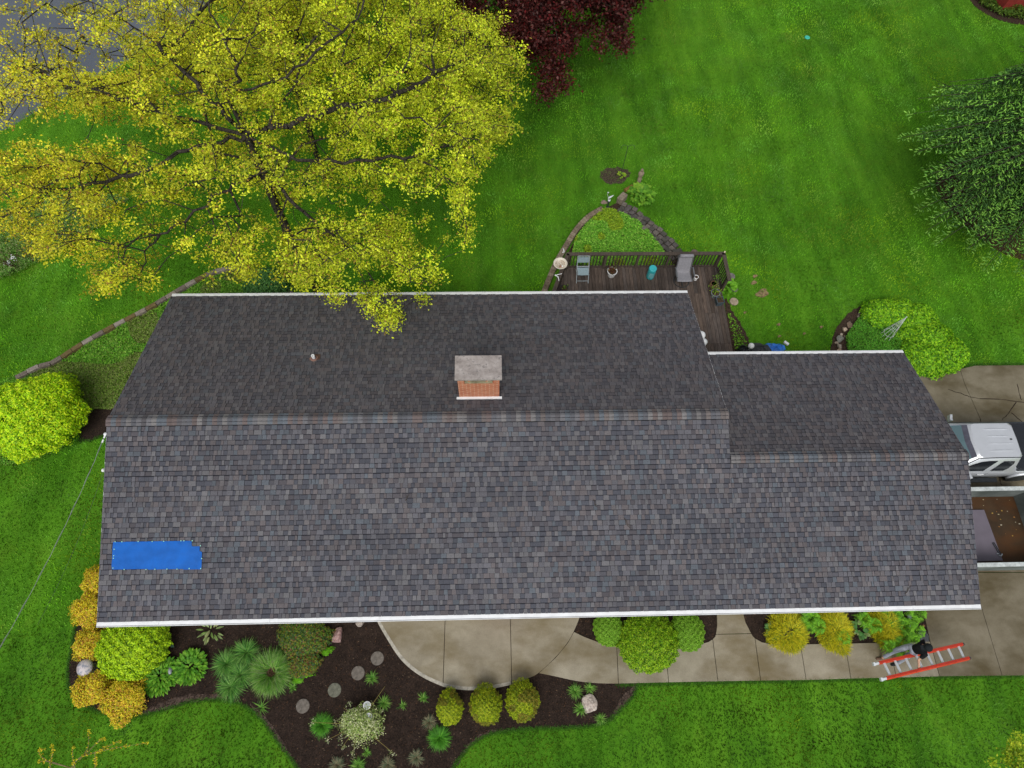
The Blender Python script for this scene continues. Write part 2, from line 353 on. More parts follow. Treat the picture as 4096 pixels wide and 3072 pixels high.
# ---- concrete: patio, walkway, driveway, each panel a slab of its own with open joints
def shrink(poly, g):
    n = len(poly); a = sum(poly[i][0] * poly[(i + 1) % n][1] - poly[(i + 1) % n][0] * poly[i][1] for i in range(n))
    P = [Vector((p[0], p[1])) for p in (poly if a > 0 else poly[::-1])]; out = []
    for i in range(n):
        e1 = (P[i] - P[i - 1]); e2 = (P[(i + 1) % n] - P[i])
        if e1.length < 1e-6 or e2.length < 1e-6: out.append(P[i]); continue
        n1 = Vector((-e1.y, e1.x)).normalized(); n2 = Vector((-e2.y, e2.x)).normalized(); b = (n1 + n2)
        b = b.normalized() if b.length > 0.2 else n1
        out.append(P[i] + b * g / max(0.5, b.dot(n1)))
    return out
def slab(m, pxs, z=0.05, g=0.008, col=(1, 1, 1)):
    P = shrink([tuple(G(a, b, z))[:2] for a, b in pxs], g); m.prism(P, -0.08, z, col)
arcL = [(1495, 2440), (1508, 2487), (1542, 2549), (1593, 2628), (1644, 2679), (1704, 2718), (1772, 2748)]
arcM = [(1772, 2748), (1839, 2760), (1894, 2762), (1973, 2755), (2047, 2740)]
arcR = [(2047, 2740), (2108, 2716), (2154, 2693), (2224, 2628), (2270, 2572), (2296, 2526), (2319, 2471), (2335, 2420)]
def s2(pts, n=5): return [(p.x, p.y) for p in crom([(a, b, 0) for a, b in pts], n)]
m = MB()
slab(m, s2(arcL) + [(1786, 2300), (1440, 2300)]); slab(m, s2(arcM) + [(2038, 2300), (1786, 2300)]); slab(m, s2(arcR) + [(2345, 2300), (2038, 2300)])
tag(m.build('patio', M_CONC, bevel=0.008), kind='structure')
m = MB(); band = s2(arcL, 6) + s2(arcM, 6)[1:]
q = [G(a, b, .055) for a, b in band]; c0 = G(1900, 2400)
for i in range(len(q) - 1):
    def inn(p, k): dd = (c0 - p); dd.z = 0; return p + dd.normalized() * k
    a, b, c, d_ = inn(q[i], .012), inn(q[i + 1], .012), inn(q[i + 1], .11), inn(q[i], .11)
    m.add([a, b, c, d_], [(0, 1, 2, 3)])
tag(m.build('patio_edge', M_EDGE), kind='structure')
top = [(2296, 2526), (2344, 2549), (2418, 2575), (2467, 2584), (2560, 2590), (2662, 2590), (2715, 2587), (2789, 2579), (2835, 2566), (2851, 2556)]
bot = [(2154, 2693), (2224, 2707), (2307, 2725), (2395, 2734), (2474, 2735)]
m = MB()
slab(m, [(2154, 2693)] + s2(bot, 3)[1:] + [(2467, 2584)] + s2(top[:4], 3)[::-1][1:] + [(2270, 2572), (2224, 2628)])
slab(m, [(2467, 2584), (2560, 2590), (2662, 2590), (2675, 2730), (2474, 2735)])
slab(m, [(2662, 2590), (2715, 2587), (2789, 2579), (2835, 2566), (2851, 2556), (2872, 2726), (2675, 2730)])
slab(m, [(2851, 2556), (2860, 2546), (2863, 2537), (3006, 2534), (3012, 2544), (3020, 2552), (3043, 2723), (2872, 2726)])
slab(m, [(2863, 2537), (2868, 2503), (2867, 2457), (2862, 2300), (2965, 2300), (2975, 2457), (2983, 2489), (3006, 2534)])
slab(m, [(3020, 2552), (3048, 2568), (3080, 2574), (3118, 2577), (3202, 2576), (3225, 2721), (3043, 2723)])
slab(m, [(3202, 2576), (3380, 2573), (3404, 2715), (3225, 2721)]); slab(m, [(3380, 2573), (3556, 2569), (3586, 2711), (3404, 2715)])
slab(m, [(3556, 2569), (3720, 2565), (3759, 2706), (3586, 2711)])
tag(m.build('walkway', M_CONC, bevel=0.008), kind='structure')
m = MB()
slab(m, [(3670, 2300), (3697, 2461), (3720, 2565), (3759, 2706), (4009, 2703), (3926, 2429), (3885, 2290)])
slab(m, [(3885, 2290), (3926, 2429), (4009, 2703), (4500, 2700), (4450, 2290)])
slab(m, [(3560, 1440), (3700, 1500), (3790, 1490), (3840, 1476), (3859, 1536), (3922, 1677), (3990, 1960), (3600, 1980)])
slab(m, [(3840, 1476), (3900, 1462), (4096, 1460), (4600, 1455), (4700, 1980), (3990, 1960), (3922, 1677), (3859, 1536)])
slab(m, [(3600, 1981), (4700, 1981), (4700, 2289), (3600, 2289)], z=0.045)
def crack(mm, pxs, w=0.014, z=0.054):
    P = [G(a, b, z) for a, b in pxs]; P = crom(P, 4)
    P = [p + Vector((random.uniform(-.02, .02), random.uniform(-.02, .02), 0)) for p in P]
    for i in range(len(P) - 1):
        dd = (P[i + 1] - P[i]); s_ = Vector((-dd.y, dd.x, 0)).normalized() * w * random.uniform(.5, 1.3)
        mm.add([P[i] - s_, P[i + 1] - s_, P[i + 1] + s_, P[i] + s_], [(0, 1, 2, 3)], (1, 1, 1), 1)
for c in ([(3790, 1555), (3860, 1580), (3900, 1592), (4000, 1598), (4096, 1608), (4300, 1620)], [(4066, 1608), (4035, 1650), (4010, 1680)], [(4045, 1650), (4070, 1672), (4090, 1690)], [(3922, 1677), (3950, 1790), (3995, 1900), (4005, 1940)], [(4070, 1536), (4078, 1570), (4085, 1600)]): crack(m, c)
tag(m.build('driveway', [M_DRIVE, M_MULCH]), kind='structure')

# ================================================================== HOUSE
D, H, LM, LT, DG = 5.3, 1.7924, 17.959, 25.048, 4.075
SL = H / D; CS = 1 / math.hypot(1, SL)
house = empty('house', (12.5, 5, 0), 'long single-storey house under a grey shingle roof with brick chimney', 'house')
PAL_BASE = [(0.066, 0.069, 0.086), (0.078, 0.077, 0.090), (0.077, 0.070, 0.078), (0.063, 0.067, 0.083)]
PAL_TAB = [(0.143, 0.139, 0.146), (0.116, 0.114, 0.128), (0.124, 0.108, 0.111), (0.098, 0.113, 0.132), (0.106, 0.102, 0.115), (0.132, 0.120, 0.123)]
def slope_tabs(x0, x1, y0, z0, dy, vlen, phase=0):
    """shingles from eave (y0,z0) up along dy (+1/-1); plane rises SL per metre of y"""
    E = 0.1429; rows = int(math.ceil(vlen / E)); Vs, Fs, Cs = [], [], []; o = 0
    nrm = np.array([0, -dy * SL, 1]) * CS; vd = np.array([0, dy, SL]) * CS
    rs = np.random.default_rng(11 + phase)
    def quad(xa, xb, xc, xd, v0, v1, h0, h1, col, side=True):
        nonlocal o
        P = lambda x, v, h: np.array([x, y0, z0]) + vd * v + nrm * h
        vs = [P(xa, v0, h0), P(xb, v0, h0), P(xc, v1, h1), P(xd, v1, h1)]
        fs = [(0, 1, 2, 3)] if dy > 0 else [(3, 2, 1, 0)]; cs = [col]
        if side:
            vs += [P(xa, v0, 0), P(xb, v0, 0), P(xc, v1, 0), P(xd, v1, 0)]
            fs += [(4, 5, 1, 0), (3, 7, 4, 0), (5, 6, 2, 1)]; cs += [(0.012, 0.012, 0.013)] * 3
        Vs.extend(vs); Fs.extend([tuple(i + o for i in f) for f in fs]); Cs.extend(cs); o += len(vs)
    tone_x = rs.uniform(0, 100); k_ = .45 if dy < 0 else .80; mean_ = np.array((.094, .092, .104)) if dy > 0 else np.array((.082, .077, .084))  # back slope darker than front: light from the south put into the colour
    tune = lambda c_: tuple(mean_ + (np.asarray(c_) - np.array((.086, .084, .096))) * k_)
    for r in range(rows):
        v0 = r * E; v1 = min(v0 + E + 0.03, vlen)
        x = x0 - rs.uniform(0, 0.3)
        jv = rs.normal(0, .004); row = rs.uniform(.93, 1.07); tabs = False
        while x < x1:
            w = rs.choice([0.075, 0.105, 0.13, 0.16, 0.21], p=[.14, .28, .28, .20, .10]) * rs.uniform(.9, 1.1)
            a, b = max(x, x0), min(x + w, x1)
            if b - a > 0.01:
                tabs = (not tabs) if rs.random() < .82 else tabs
                base = np.array(PAL_BASE[rs.integers(4)]); big = (1 + .08 * math.sin(.9 * x + tone_x + .05 * r) * math.sin(.21 * r + x * .3)) * row
                quad(a, b, b, a, v0 + jv, v1, 0.014, 0.002, tune(base * rs.uniform(.88, 1.12) * big))
                quad(a, b, b, a, v0 + E - .024, min(v0 + E + .02, vlen), 0.0062, 0.0045, (.020, .020, .026), False)  # dark granule band painted in for the shadow line under the next course
                if tabs or rs.random() < .2:
                    tw = (b - a); k = rs.uniform(.0, .012)
                    t = np.array(PAL_TAB[rs.choice(6, p=[.20, .26, .17, .15, .14, .08])]) * rs.uniform(.82, 1.14) * big
                    quad(a, b, b - k, a + k, v0 + jv - .002, min(v0 + E - .012, vlen), 0.024, 0.011, tune(t))
            # cutout line between shingles
            x += w + (0.004 if rs.random() < .8 else .008)
    return Vs, Fs, Cs
rm = MB()
def addt(t):
    o = len(rm.v); rm.v += [tuple(v) for v in t[0]]; rm.f += [tuple(i + o for i in f) for f in t[1]]; rm.c += t[2]; rm.mi += [0] * len(t[1])
zs = GZ
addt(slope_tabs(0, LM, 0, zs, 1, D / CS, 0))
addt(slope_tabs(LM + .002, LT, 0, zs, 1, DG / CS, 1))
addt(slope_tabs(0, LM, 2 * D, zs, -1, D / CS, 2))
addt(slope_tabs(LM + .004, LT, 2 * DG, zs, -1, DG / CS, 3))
# decking under the shingles
def deckq(x0, x1, ya, yb, za, zb, t=0.06):
    rm.add([(x0, ya, za - .003), (x1, ya, za - .003), (x1, yb, zb - .003), (x0, yb, zb - .003), (x0, ya, za - t), (x1, ya, za - t), (x1, yb, zb - t), (x0, yb, zb - t)],
           [(0, 1, 2, 3), (7, 6, 5, 4), (0, 4, 5, 1), (1, 5, 6, 2), (2, 6, 7, 3), (3, 7, 4, 0)], (0.03, 0.03, 0.032))
HG = DG * SL
deckq(0, LM, 0, D, GZ, GZ + H); deckq(0, LM, 2 * D, D, GZ, GZ + H)
deckq(LM - .001, LT, 0.001, DG, GZ, GZ + HG); deckq(LM + .004, LT, 2 * DG, DG, GZ, GZ + HG)
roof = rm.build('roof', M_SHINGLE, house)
def ridge(x0, x1, yr, zr, seed):
    m = MB(); rs = np.random.default_rng(seed); x = x0; prof = []
    for k in range(9):
        u = (k / 8 - .5) * .34; prof.append((u, -abs(u) * SL - 0.012 * (abs(u) / .17) ** 2 + 0.052))
    while x < x1:
        e = 0.143 if x + .143 <= x1 else x1 - x
        big = [(0.155, 0.135, 0.130), (0.14, 0.138, 0.148), (0.110, 0.112, 0.125), (0.18, 0.172, 0.172), (0.14, 0.112, 0.108), (0.12, 0.135, 0.155), (0.10, 0.095, 0.102)][rs.integers(7)]
        cc = tuple(np.array(big) * rs.uniform(.85, 1.08))
        vs = [(x, yr + u, zr + w + .012) for u, w in prof] + [(min(x + .16, x1), yr + u, zr + w) for u, w in prof]
        n = len(prof); m.add(vs, [(i + 1, i, n + i, n + i + 1) for i in range(n - 1)], cc)
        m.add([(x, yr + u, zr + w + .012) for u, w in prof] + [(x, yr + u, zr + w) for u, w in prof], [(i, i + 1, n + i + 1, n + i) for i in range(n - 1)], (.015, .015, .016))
        x += e
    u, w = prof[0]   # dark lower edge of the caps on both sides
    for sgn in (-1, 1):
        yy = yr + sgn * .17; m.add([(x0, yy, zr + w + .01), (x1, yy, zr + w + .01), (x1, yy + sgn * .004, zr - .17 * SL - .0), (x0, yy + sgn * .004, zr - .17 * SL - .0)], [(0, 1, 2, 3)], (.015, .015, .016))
    return m.build('ridge_cap', M_SHINGLE, house)
ridge(-.01, LM + .01, D, GZ + H, 5); ridge(LM + .01, LT + .01, DG, GZ + HG, 6)
def gutter(x0, x1, y, sgn):
    """open K-style gutter; y is the eave line, sgn the outward direction"""
    m = MB(); o = 0.13; z = GZ - 0.015
    pr = [(0.0, 0.0), (0.0, -.12), (.085, -.12), (.105, -.06), (o, -.03), (o, 0.0), (o - .018, 0.0), (o - .018, -.028), (.095, -.055), (.075, -.105), (.012, -.105), (.012, 0.0)]
    vs = [(x0, y + sgn * a, z + b) for a, b in pr] + [(x1, y + sgn * a, z + b) for a, b in pr]; n = len(pr)
    m.add(vs, [(i, (i + 1) % n, n + (i + 1) % n, n + i) for i in range(n)])
    for xx in (x0 + .002, x1 - .002): m.add([(xx, y, z), (xx, y, z - .12), (xx, y + sgn * .085, z - .12), (xx, y + sgn * o, z - .03), (xx, y + sgn * o, z)], [(0, 1, 2, 3, 4)])
    # guard strip over the trough
    m.add([(x0, y - sgn * .03, z + .022), (x1, y - sgn * .03, z + .022), (x1, y + sgn * (o - .03), z + .004), (x0, y + sgn * (o - .03), z + .004)], [(0, 1, 2, 3)])
    for k in range(int((x1 - x0) / 3.05)):
        xx = x0 + 1.7 + 3.05 * k; m.box(xx, y + sgn * .055, z + .018, .006, .12, .012)
    g = m.build('gutter', M_WHITE, house)
gutter(0.0, LT, -0.0, -1); gutter(0.0, LM, 2 * D, 1); gutter(LM + .05, LT, 2 * DG, 1)
for x, yr, hh, w in ((-.012, D, H, 2 * D), (LT + .012, DG, HG, 2 * DG), (LM + .012, D, H, 2 * D)):
    for sg in (-1, 1):
        ya = 0.02 if sg < 0 else w - .02
        if x == LM + .012 and sg < 0: continue
        m = MB()
        m.add([(x - .011, ya, GZ - .03), (x + .011, ya, GZ - .03), (x + .011, yr, GZ + hh - .03), (x - .011, yr, GZ + hh - .03),
               (x - .011, ya, GZ - .2), (x + .011, ya, GZ - .2), (x + .011, yr, GZ + hh - .2), (x - .011, yr, GZ + hh - .2)], [(0, 1, 2, 3), (7, 6, 5, 4), (0, 4, 5, 1), (1, 5, 6, 2), (2, 6, 7, 3), (3, 7, 4, 0)])
        m.build('rake_board', M_WHITE, house)
m = MB(); O = 0.45    # walls with gable ends
def wallbox(x0, x1, y0, y1, yr, zr):
    zt = GZ - .16
    m.add([(x0, y0, 0), (x1, y0, 0), (x1, y1, 0), (x0, y1, 0), (x0, y0, zt), (x1, y0, zt), (x1, y1, zt), (x0, y1, zt), (x0, yr, zr - .1), (x1, yr, zr - .1)],
          [(0, 1, 5, 4), (2, 3, 7, 6), (1, 2, 6, 9, 5), (3, 0, 4, 8, 7)])
wallbox(.25, LM - .25, O, 2 * D - O, D, GZ + H); wallbox(LM - .249, LT - .25, O + .004, 2 * DG - O, DG, GZ + HG)
m.build('wall', plain('siding', (0.55, 0.53, 0.48), .7, .2, var=.08), house)
m = MB(); m.box(LM / 2, O / 2, GZ - .15, LM, O, .02); m.box((LM + LT) / 2 + .003, O / 2, GZ - .153, LT - LM, O, .02); m.box(LM / 2, 2 * D - O / 2, GZ - .15, LM, O, .02); m.box((LM + LT) / 2, 2 * DG - O / 2, GZ - .15, LT - LM - .1, O, .02)
m.build('soffit', M_WHITE, house)
M_GLASS = plain('window_glass', (0.03, 0.04, 0.05), .08, .6, var=.1)
def window(x, y, sg, w=1.5, h=1.1, z=1.5):
    m = MB(); m.box(x, y + sg * .02, z, w, .05, h); g = m.build('window', M_GLASS, house)
    m = MB()
    for dx in (-w / 2, 0, w / 2): m.box(x + dx, y + sg * .04, z, .06, .06, h + .08)
    for dz in (-h / 2, h / 2): m.box(x, y + sg * .042, z + dz, w + .1, .064, .06)
    f = m.build('frame', M_WHITE, g)
for x in (3, 6.2, 15.2): window(x, O, -1)
for x in (3, 7.5, 12): window(x, 2 * D - O, 1)
m = MB(); m.box(11.2, O - .02, 1.05, 1.0, .06, 2.05); dr = m.build('door', plain('door_paint', (.25, .05, .04), .4, .4), house)
m = MB(); m.lathe([(0, -.03), (.03, -.02), (.035, .01), (.02, .03), (0, .035)], (11.6, O - .075, 1.0), 10); m.build('door_knob', M_DARKW, dr)
m = MB(); m.box(LT - .23, 5.2, 1.05, .06, 2.7, 2.1); gd = m.build('garage_door', M_WHITE, house)

# vent pipe
pv = ray(1257, 1432)
def on_back(px, py, lift=0.0):
    d = ray(px, py); n = Vector((0, SL, 1)) * CS; c = GZ + H + D * SL
    t = ((c + lift / CS) - (CAM[2] + SL * CAM[1])) / (d[2] + SL * d[1]); return Vector(CAM + t * d)
def on_front(px, py, lift=0.0):
    d = ray(px, py); t = ((GZ + lift / CS) - (CAM[2] - SL * CAM[1])) / (d[2] - SL * d[1]); return Vector(CAM + t * d)
b = on_back(1257, 1434)
m = MB(); m.lathe([(.052, -.15), (.052, .2), (.036, .2), (.036, -.1)], b, 20, mi=0); vp = m.build('vent_pipe', plain('pvc', (.85, .86, .86), .35, .5, var=.02), house)
nrm = Vector((0, SL, 1)).normalized(); mt = Matrix.Translation(b) @ Vector((0, 0, 1)).rotation_difference(nrm).to_matrix().to_4x4()
m = MB()
for r0, r1, z0, z1, c in ((.075, .054, .03, .075, (.02, .02, .025)), (.115, .115, .022, .034, (.25, .14, .11)),):
    k = MB(); k.lathe([(r1 + .06 if r0 > .1 else r0 + .02, .0), (r0, z0), (r1, z1), (.05, z1)], (0, 0, 0), 20, c); m.add([mt @ Vector(v) for v in k.v], k.f, c)
k = MB(); k.box(.05, .04, .028, .26, .24, .004); m.add([mt @ Vector(v) for v in k.v], k.f, (.09, .05, .035))
m.build('flashing', M_PAINT, vp)

# chimney: parts measured from the photograph
cb = on_back(1838, 1592); ce = on_back(1997, 1589); zc = cb.z + 0.0
x0, x1 = cb.x, ce.x; yf = (cb.y + ce.y) / 2
ch_top = None
# height: the front face's top edge stands straight above its foot
best = None
for k in range(60):
    z = zc + .3 + k * .02; e = abs(G(1831, 1521, z).y - yf)
    if best is None or e < best[0]: best = (e, z)
ztop = best[1]; A = G(1820, 1422, ztop + .1); B = G(2007, 1422, ztop + .1); A2 = G(1817, 1518, ztop + .1)
cy0, cy1 = A2.y, A.y; depth = max(.5, cy1 - cy0 - .16)
m = MB()
X0, X1, Y0, Y1 = x0, x1, yf, yf + depth; zb = GZ + H - (Y1 - D) * SL - .3; wall_t = .12; zw = ztop - .26
m.box((X0 + X1) / 2, (Y0 + Y1) / 2, (zb + zw) / 2, X1 - X0, Y1 - Y0, zw - zb)
# corner piers and the stubs left in the opening
for a, b_, w in ((X0, X0 + .19, 1), (X1 - .17, X1, 1)): m.box((a + b_) / 2, Y0 + .075, (zw + ztop) / 2, b_ - a, .15, ztop - zw); m.box((a + b_) / 2, Y1 - .075, (zw + ztop) / 2, b_ - a, .15, ztop - zw)
m.box(X0 + .32, Y0 + .2, (zw + ztop) / 2, .05, .3, ztop - zw - .002); m.box(X1 - .36, Y0 + .2, (zw + ztop) / 2, .06, .3, ztop - zw - .002)
m.box(X0 + .05, (Y0 + Y1) / 2, (zw + ztop) / 2, .1, Y1 - Y0 - .31, ztop - zw - .004); m.box(X1 - .05, (Y0 + Y1) / 2, (zw + ztop) / 2, .1, Y1 - Y0 - .31, ztop - zw - .004)
chim = m.build('chimney', M_BRICK, house)
m = MB(); m.box((X0 + X1) / 2, (cy0 + cy1) / 2, ztop + .05, B.x - A.x, cy1 - cy0, .1); m.build('chimney_cap', M_CAP, chim, bevel=.01)
m = MB(); m.box((X0 + X1) / 2 + .0, Y0 + .13, zw + .02, X1 - X0 - .39, .24, .04, col=(1, 1, 1)); m.build('mortar_wash', plain('mortar', (.30, .27, .17), .9, .1, var=.2), chim)
m = MB(); zf = GZ + H - (Y0 - D) * SL; m.box((X0 + X1) / 2 + .0, Y0 - .035, zf + .03, X1 - X0 + .16, .07, .085); m.build('flashing', M_WHITE, chim)

# ================================================================== TARP and twigs on the roof
tp = [(456, 2169), (770, 2165), (770, 2186), (800, 2186), (800, 2207), (810, 2208), (806, 2278), (449, 2278)]
tarp_c = on_front(620, 2225)
tarp = empty('tarp', tarp_c, 'bright blue tarp with stepped right edge nailed to front roof slope', 'tarp')
TW = [on_front(a, b) for a, b in tp]
xs = np.linspace(min(p.x for p in TW), max(p.x for p in TW), 110); ys = np.linspace(min(p.y for p in TW), max(p.y for p in TW), 46)
m = MB(); idx = {}
px_, py_ = [p.x for p in TW], [p.y for p in TW]
def tz(x, y):
    e = min(abs(y - min(py_)), abs(y - max(py_)), abs(x - xs[0]), abs(x - xs[-1]))
    w = .003 * math.sin(x * 9 + y * 3) + .0022 * math.sin(y * 26 + .9 * math.sin(x * 4)) + .010 * max(0, 1 - e / .16) * math.sin(x * 31 + y * 17) * math.sin(x * 11)
    return GZ + y * SL + .036 + w
for i in range(len(xs) - 1):
    for j in range(len(ys) - 1):
        cx_, cy_ = (xs[i] + xs[i + 1]) / 2, (ys[j] + ys[j + 1]) / 2
        if not inpoly(np.array([cx_]), np.array([cy_]), [(p.x, p.y) for p in TW])[0]: continue
        f = []
        for a, b in ((i, j), (i + 1, j), (i + 1, j + 1), (i, j + 1)):
            if (a, b) not in idx: idx[(a, b)] = len(m.v); m.v.append((xs[a], ys[b], tz(xs[a], ys[b])))
            f.append(idx[(a, b)])
        m.f.append(tuple(f)); m.c.append((1, 1, 1)); m.mi.append(0)
m.build('sheet', plain('tarp_blue', (0.004, 0.108, 0.45), .6, .2, var=.1, scale=2), tarp, smooth=True)
for a, b in [(461, 2167), (488, 2167), (553, 2166), (609, 2166), (655, 2165), (724, 2163), (736, 2163), (769, 2163), (802, 2183), (457, 2197), (455, 2223), (452, 2272), (497, 2278), (584, 2278), (620, 2277), (668, 2276), (708, 2276), (757, 2274), (803, 2274), (454, 2233), (807, 2234)]:
    p = on_front(a, b, .045); k = MB(); k.lathe([(.0, 0), (.016, 0), (.016, .006), (.004, .01), (0, .01)], p, 8, (.35, .75, .62)); k.build('nail', M_PAINT, tarp)
def twig(px, py, ang, L, label, front=True):
    c = (on_front if front else on_back)(px, py, .035); sg = SL if front else -SL; m = MB()
    P = [c + Vector((cos(ang) * t * L, sin(ang) * t * L, sin(ang) * t * L * sg + .01 * sin(t * 9))) + Vector((.02 * sin(t * 7), .02 * cos(t * 5), 0)) for t in (0, .25, .5, .75, 1)]
    m.tube(P, [.008, .008, .007, .006, .004], 5); q = P[2] + Vector((cos(ang + .7) * L * .35, sin(ang + .7) * L * .35, sin(ang + .7) * L * .35 * sg + .01)); m.tube([P[2], q], [.006, .003], 5)
    tag(m.build('twig', M_TWIG), label, 'twig', 'twigs fallen on the roof')
M_TW = M_TWIG
twig(2373, 2000, -1.1, .22, 'short pale twig high up on the front slope below the ridge middle'); twig(2497, 2075, -1.0, .32, 'forked bleached twig on front slope right of the middle')
twig(1620, 2005, 1.0, .22, 'thin brown twig on front slope straight below the vent pipe side of chimney'); twig(3620, 2378, .9, .3, 'branched brown twig near the right end of the front gutter')
twig(2245, 1255, .7, .24, 'dark twig on back slope near the deck birdbath', False); twig(2690, 1292, .8, .18, 'reddish twig on back slope near the right rake below the deck', False)
twig(2545, 1600, 0.1, .16, 'pinkish twig lying just behind the main ridge', False)
# ================================================================== service cables at the left end
p0 = on_front(425, 1737) + Vector((-.02, 0, .0)); p1 = G(-250, 3000, 5.2)
cab = empty('service_cable', p0, 'long thick overhead cable running from the left gable down across the lawn', 'cable')
def sag(a, b, n=30, s=.35): return [a.lerp(b, t / n) + Vector((0, 0, -s * 4 * (t / n) * (1 - t / n))) for t in range(n + 1)]
S1 = sag(p0, p1); m = MB(); m.tube(S1, .0065, 6); m.build('wire', plain('wire_grey', (.16, .17, .18), .5, .4), cab)
m = MB(); S2 = [p + Vector((.016 * cos(i * 1.9), .016 * sin(i * 1.9), .012)) for i, p in enumerate(S1)]; m.tube(S2, .004, 5); m.build('bare_wire', plain('alu', (.38, .38, .38), .4, .5), cab)
m = MB(); m.tube([p0, S1[0].lerp(S1[1], .45)], [.03, .02], 8); m.tube([S1[0].lerp(S1[1], .62), S1[0].lerp(S1[1], .95)], .024, 8); m.lathe([(0, -.05), (.045, -.03), (.045, .03), (0, .05)], p0, 10); m.build('insulator', M_WHITE, cab)
p0 = G(414, 1881, 2.2); cab2 = empty('phone_cable', p0, 'thin faint wire with white knob below the thick cable', 'cable')
m = MB(); m.tube(sag(p0, G(150, 2500, 1.4), 20, .2), .004, 5); m.build('wire', M_DARKW, cab2); m = MB(); m.lathe([(0, -.06), (.05, -.03), (.06, .02), (.03, .06), (0, .07)], p0, 12); m.build('insulator', M_WHITE, cab2)


# ================================================================== value noise for colour patches that belong to the plants
def vnoise(x, y, sc, seed):
    r = np.random.default_rng(seed); T = r.random((256, 256)); u = x * sc + 500; v = y * sc + 500
    i = np.floor(u).astype(int); j = np.floor(v).astype(int); a = u - i; b = v - j; a = a * a * (3 - 2 * a); b = b * b * (3 - 2 * b)
    g = lambda p, q_: T[p % 256, q_ % 256]
    return (g(i, j) * (1 - a) + g(i + 1, j) * a) * (1 - b) + (g(i, j + 1) * (1 - a) + g(i + 1, j + 1) * a) * b
def rot(x, y, t): return x * cos(t) + y * sin(t), -x * sin(t) + y * cos(t)

# ================================================================== DECK
ZD = 0.5; XE = 20.1; YB = 13.28; YW = 2 * D - O; XW0, XW1 = 14.02, 13.25     # west side runs slightly slanted
deck = empty('deck', (16.5, 12, 0), 'dark brown weathered timber deck with railing behind the house', 'deck')
m = MB(); rs = np.random.default_rng(3); x = 13.2; bw = .138
while x < XE - .01:
    xa, xb = x, min(x + bw, XE); xm = (xa + xb) / 2
    y1 = YB if xm > XW0 else YB - (XW0 - xm) / (XW0 - XW1) * 1.95
    y0 = 10.1 if xb < 17.75 else 7.75
    cuts = [y0] + ([9.75 + .02 * rs.random(), 11.1 + (.9 if rs.random() < .5 else 0)] if y0 < 9 else []) + [y1]
    cuts = sorted(c for c in cuts if y0 <= c <= y1)
    for a, b in zip(cuts[:-1], cuts[1:]):
        t = rs.uniform(.72, 1.3); w_ = rs.uniform(-.05, .06)
        if b - a > .05: m.box(xm, (a + b) / 2, ZD - .018 + rs.uniform(-.0015, .0015), xb - xa - .009, b - a - .008, .036, col=(t * (1 + w_), t, t * (1 - w_)))
    x += bw
m.build('decking', M_DECK, deck, bevel=0)
m = MB(); m.prism([(13.3, 10.1), (17.75, 10.1), (17.75, 7.75), (XE - .02, 7.75), (XE - .02, YB - .02), (XW0, YB - .02), (XW1 + .03, 11.3)], .02, ZD - .06, (.5, .5, .5)); m.build('joist_frame', M_DECK, deck)
ZR = ZD + .95
def rail(a, b, posts):
    a = Vector((*a, 0)); b = Vector((*b, 0)); d = (b - a); L = d.length; d.normalize(); ang = math.atan2(d.y, d.x)
    for nm, z, w, h in (('top_rail', ZR - .02, .145, .038), ('bottom_rail', ZD + .1, .04, .085)):
        c = (a + b) / 2; mm = MB(); mm.box(c.x, c.y, z, L + (.15 if nm == 'top_rail' else 0), w, h, ang); mm.build(nm, M_RAIL, deck)
    mm = MB(); c = (a + b) / 2; mm.box(c.x, c.y, ZR - .08, L, .036, .08, ang); mm.build('rail_board', M_RAIL, deck)
    k = 0; s_ = .12
    while s_ < L - .08:
        p = a + d * s_
        if min([abs(s_ - q) for q in posts] + [9]) > .07:
            mm = MB(); mm.box(p.x, p.y, (ZD + .06 + ZR - .05) / 2, .036, .036, ZR - ZD - .12, ang, col=(.75, .75, .75)); mm.build('baluster', M_RAIL, deck)
        s_ += .128
    for q in posts:
        p = a + d * q; mm = MB(); mm.box(p.x, p.y, (ZR - .04) / 2, .092, .092, ZR - .04, ang, col=(1.1, 1.1, 1.1)); mm.build('post', M_RAIL, deck)
rail((XW0, YB - .06), (XE - .05, YB - .06), [0.02, 1.48, 2.75, 3.95, 5.96])
rail((XE - .05, YB - .13), (XE - .02, 12.03), [1.02])
rail((XW0 - .06, YB - .12), (XW1 + .08, 11.42), [.6, 1.8])

# ------------------------------------------------------------------ things on the deck
M_SLING = plain('sling', (.25, .245, .265), .8, .2, var=.12, scale=30); M_FRAME = plain('grey_frame', (.13, .135, .145), .45, .4)
M_BLUEG = plain('pale_blue_cloth', (.25, .33, .36), .75, .2, var=.1, scale=25); M_ALU = plain('pale_metal', (.42, .48, .51), .4, .5, var=.05)
c = G(2330, 1105, ZD + .2); c.z = ZD
fc = empty('folding_chair', c, 'pale blue folding chair standing against the deck railing', 'chair')
X, Yc = c.x, c.y + .1
m = MB(); m.grid(lambda u, v: (X - .21 + .42 * u, Yc - .2 + .36 * v, ZD + .43 - .02 * sin(pi * u)), 6, 6); m.build('seat', M_BLUEG, fc)
m = MB(); m.grid(lambda u, v: (X - .21 + .42 * u, Yc + .25 + .07 * v, ZD + .62 + .26 * v), 6, 5); m.build('backrest', M_BLUEG, fc)
for sx in (-.23, .23):
    m = MB(); m.tube([(X + sx, Yc - .3, ZD + .01), (X + sx, Yc + .2, ZD + .55), (X + sx, Yc + .34, ZD + .92)], .012, 6); m.build('leg', M_ALU, fc)
    m = MB(); m.tube([(X + sx * .93, Yc + .34, ZD + .01), (X + sx * .93, Yc - .2, ZD + .44)], .012, 6); m.build('leg', M_ALU, fc)
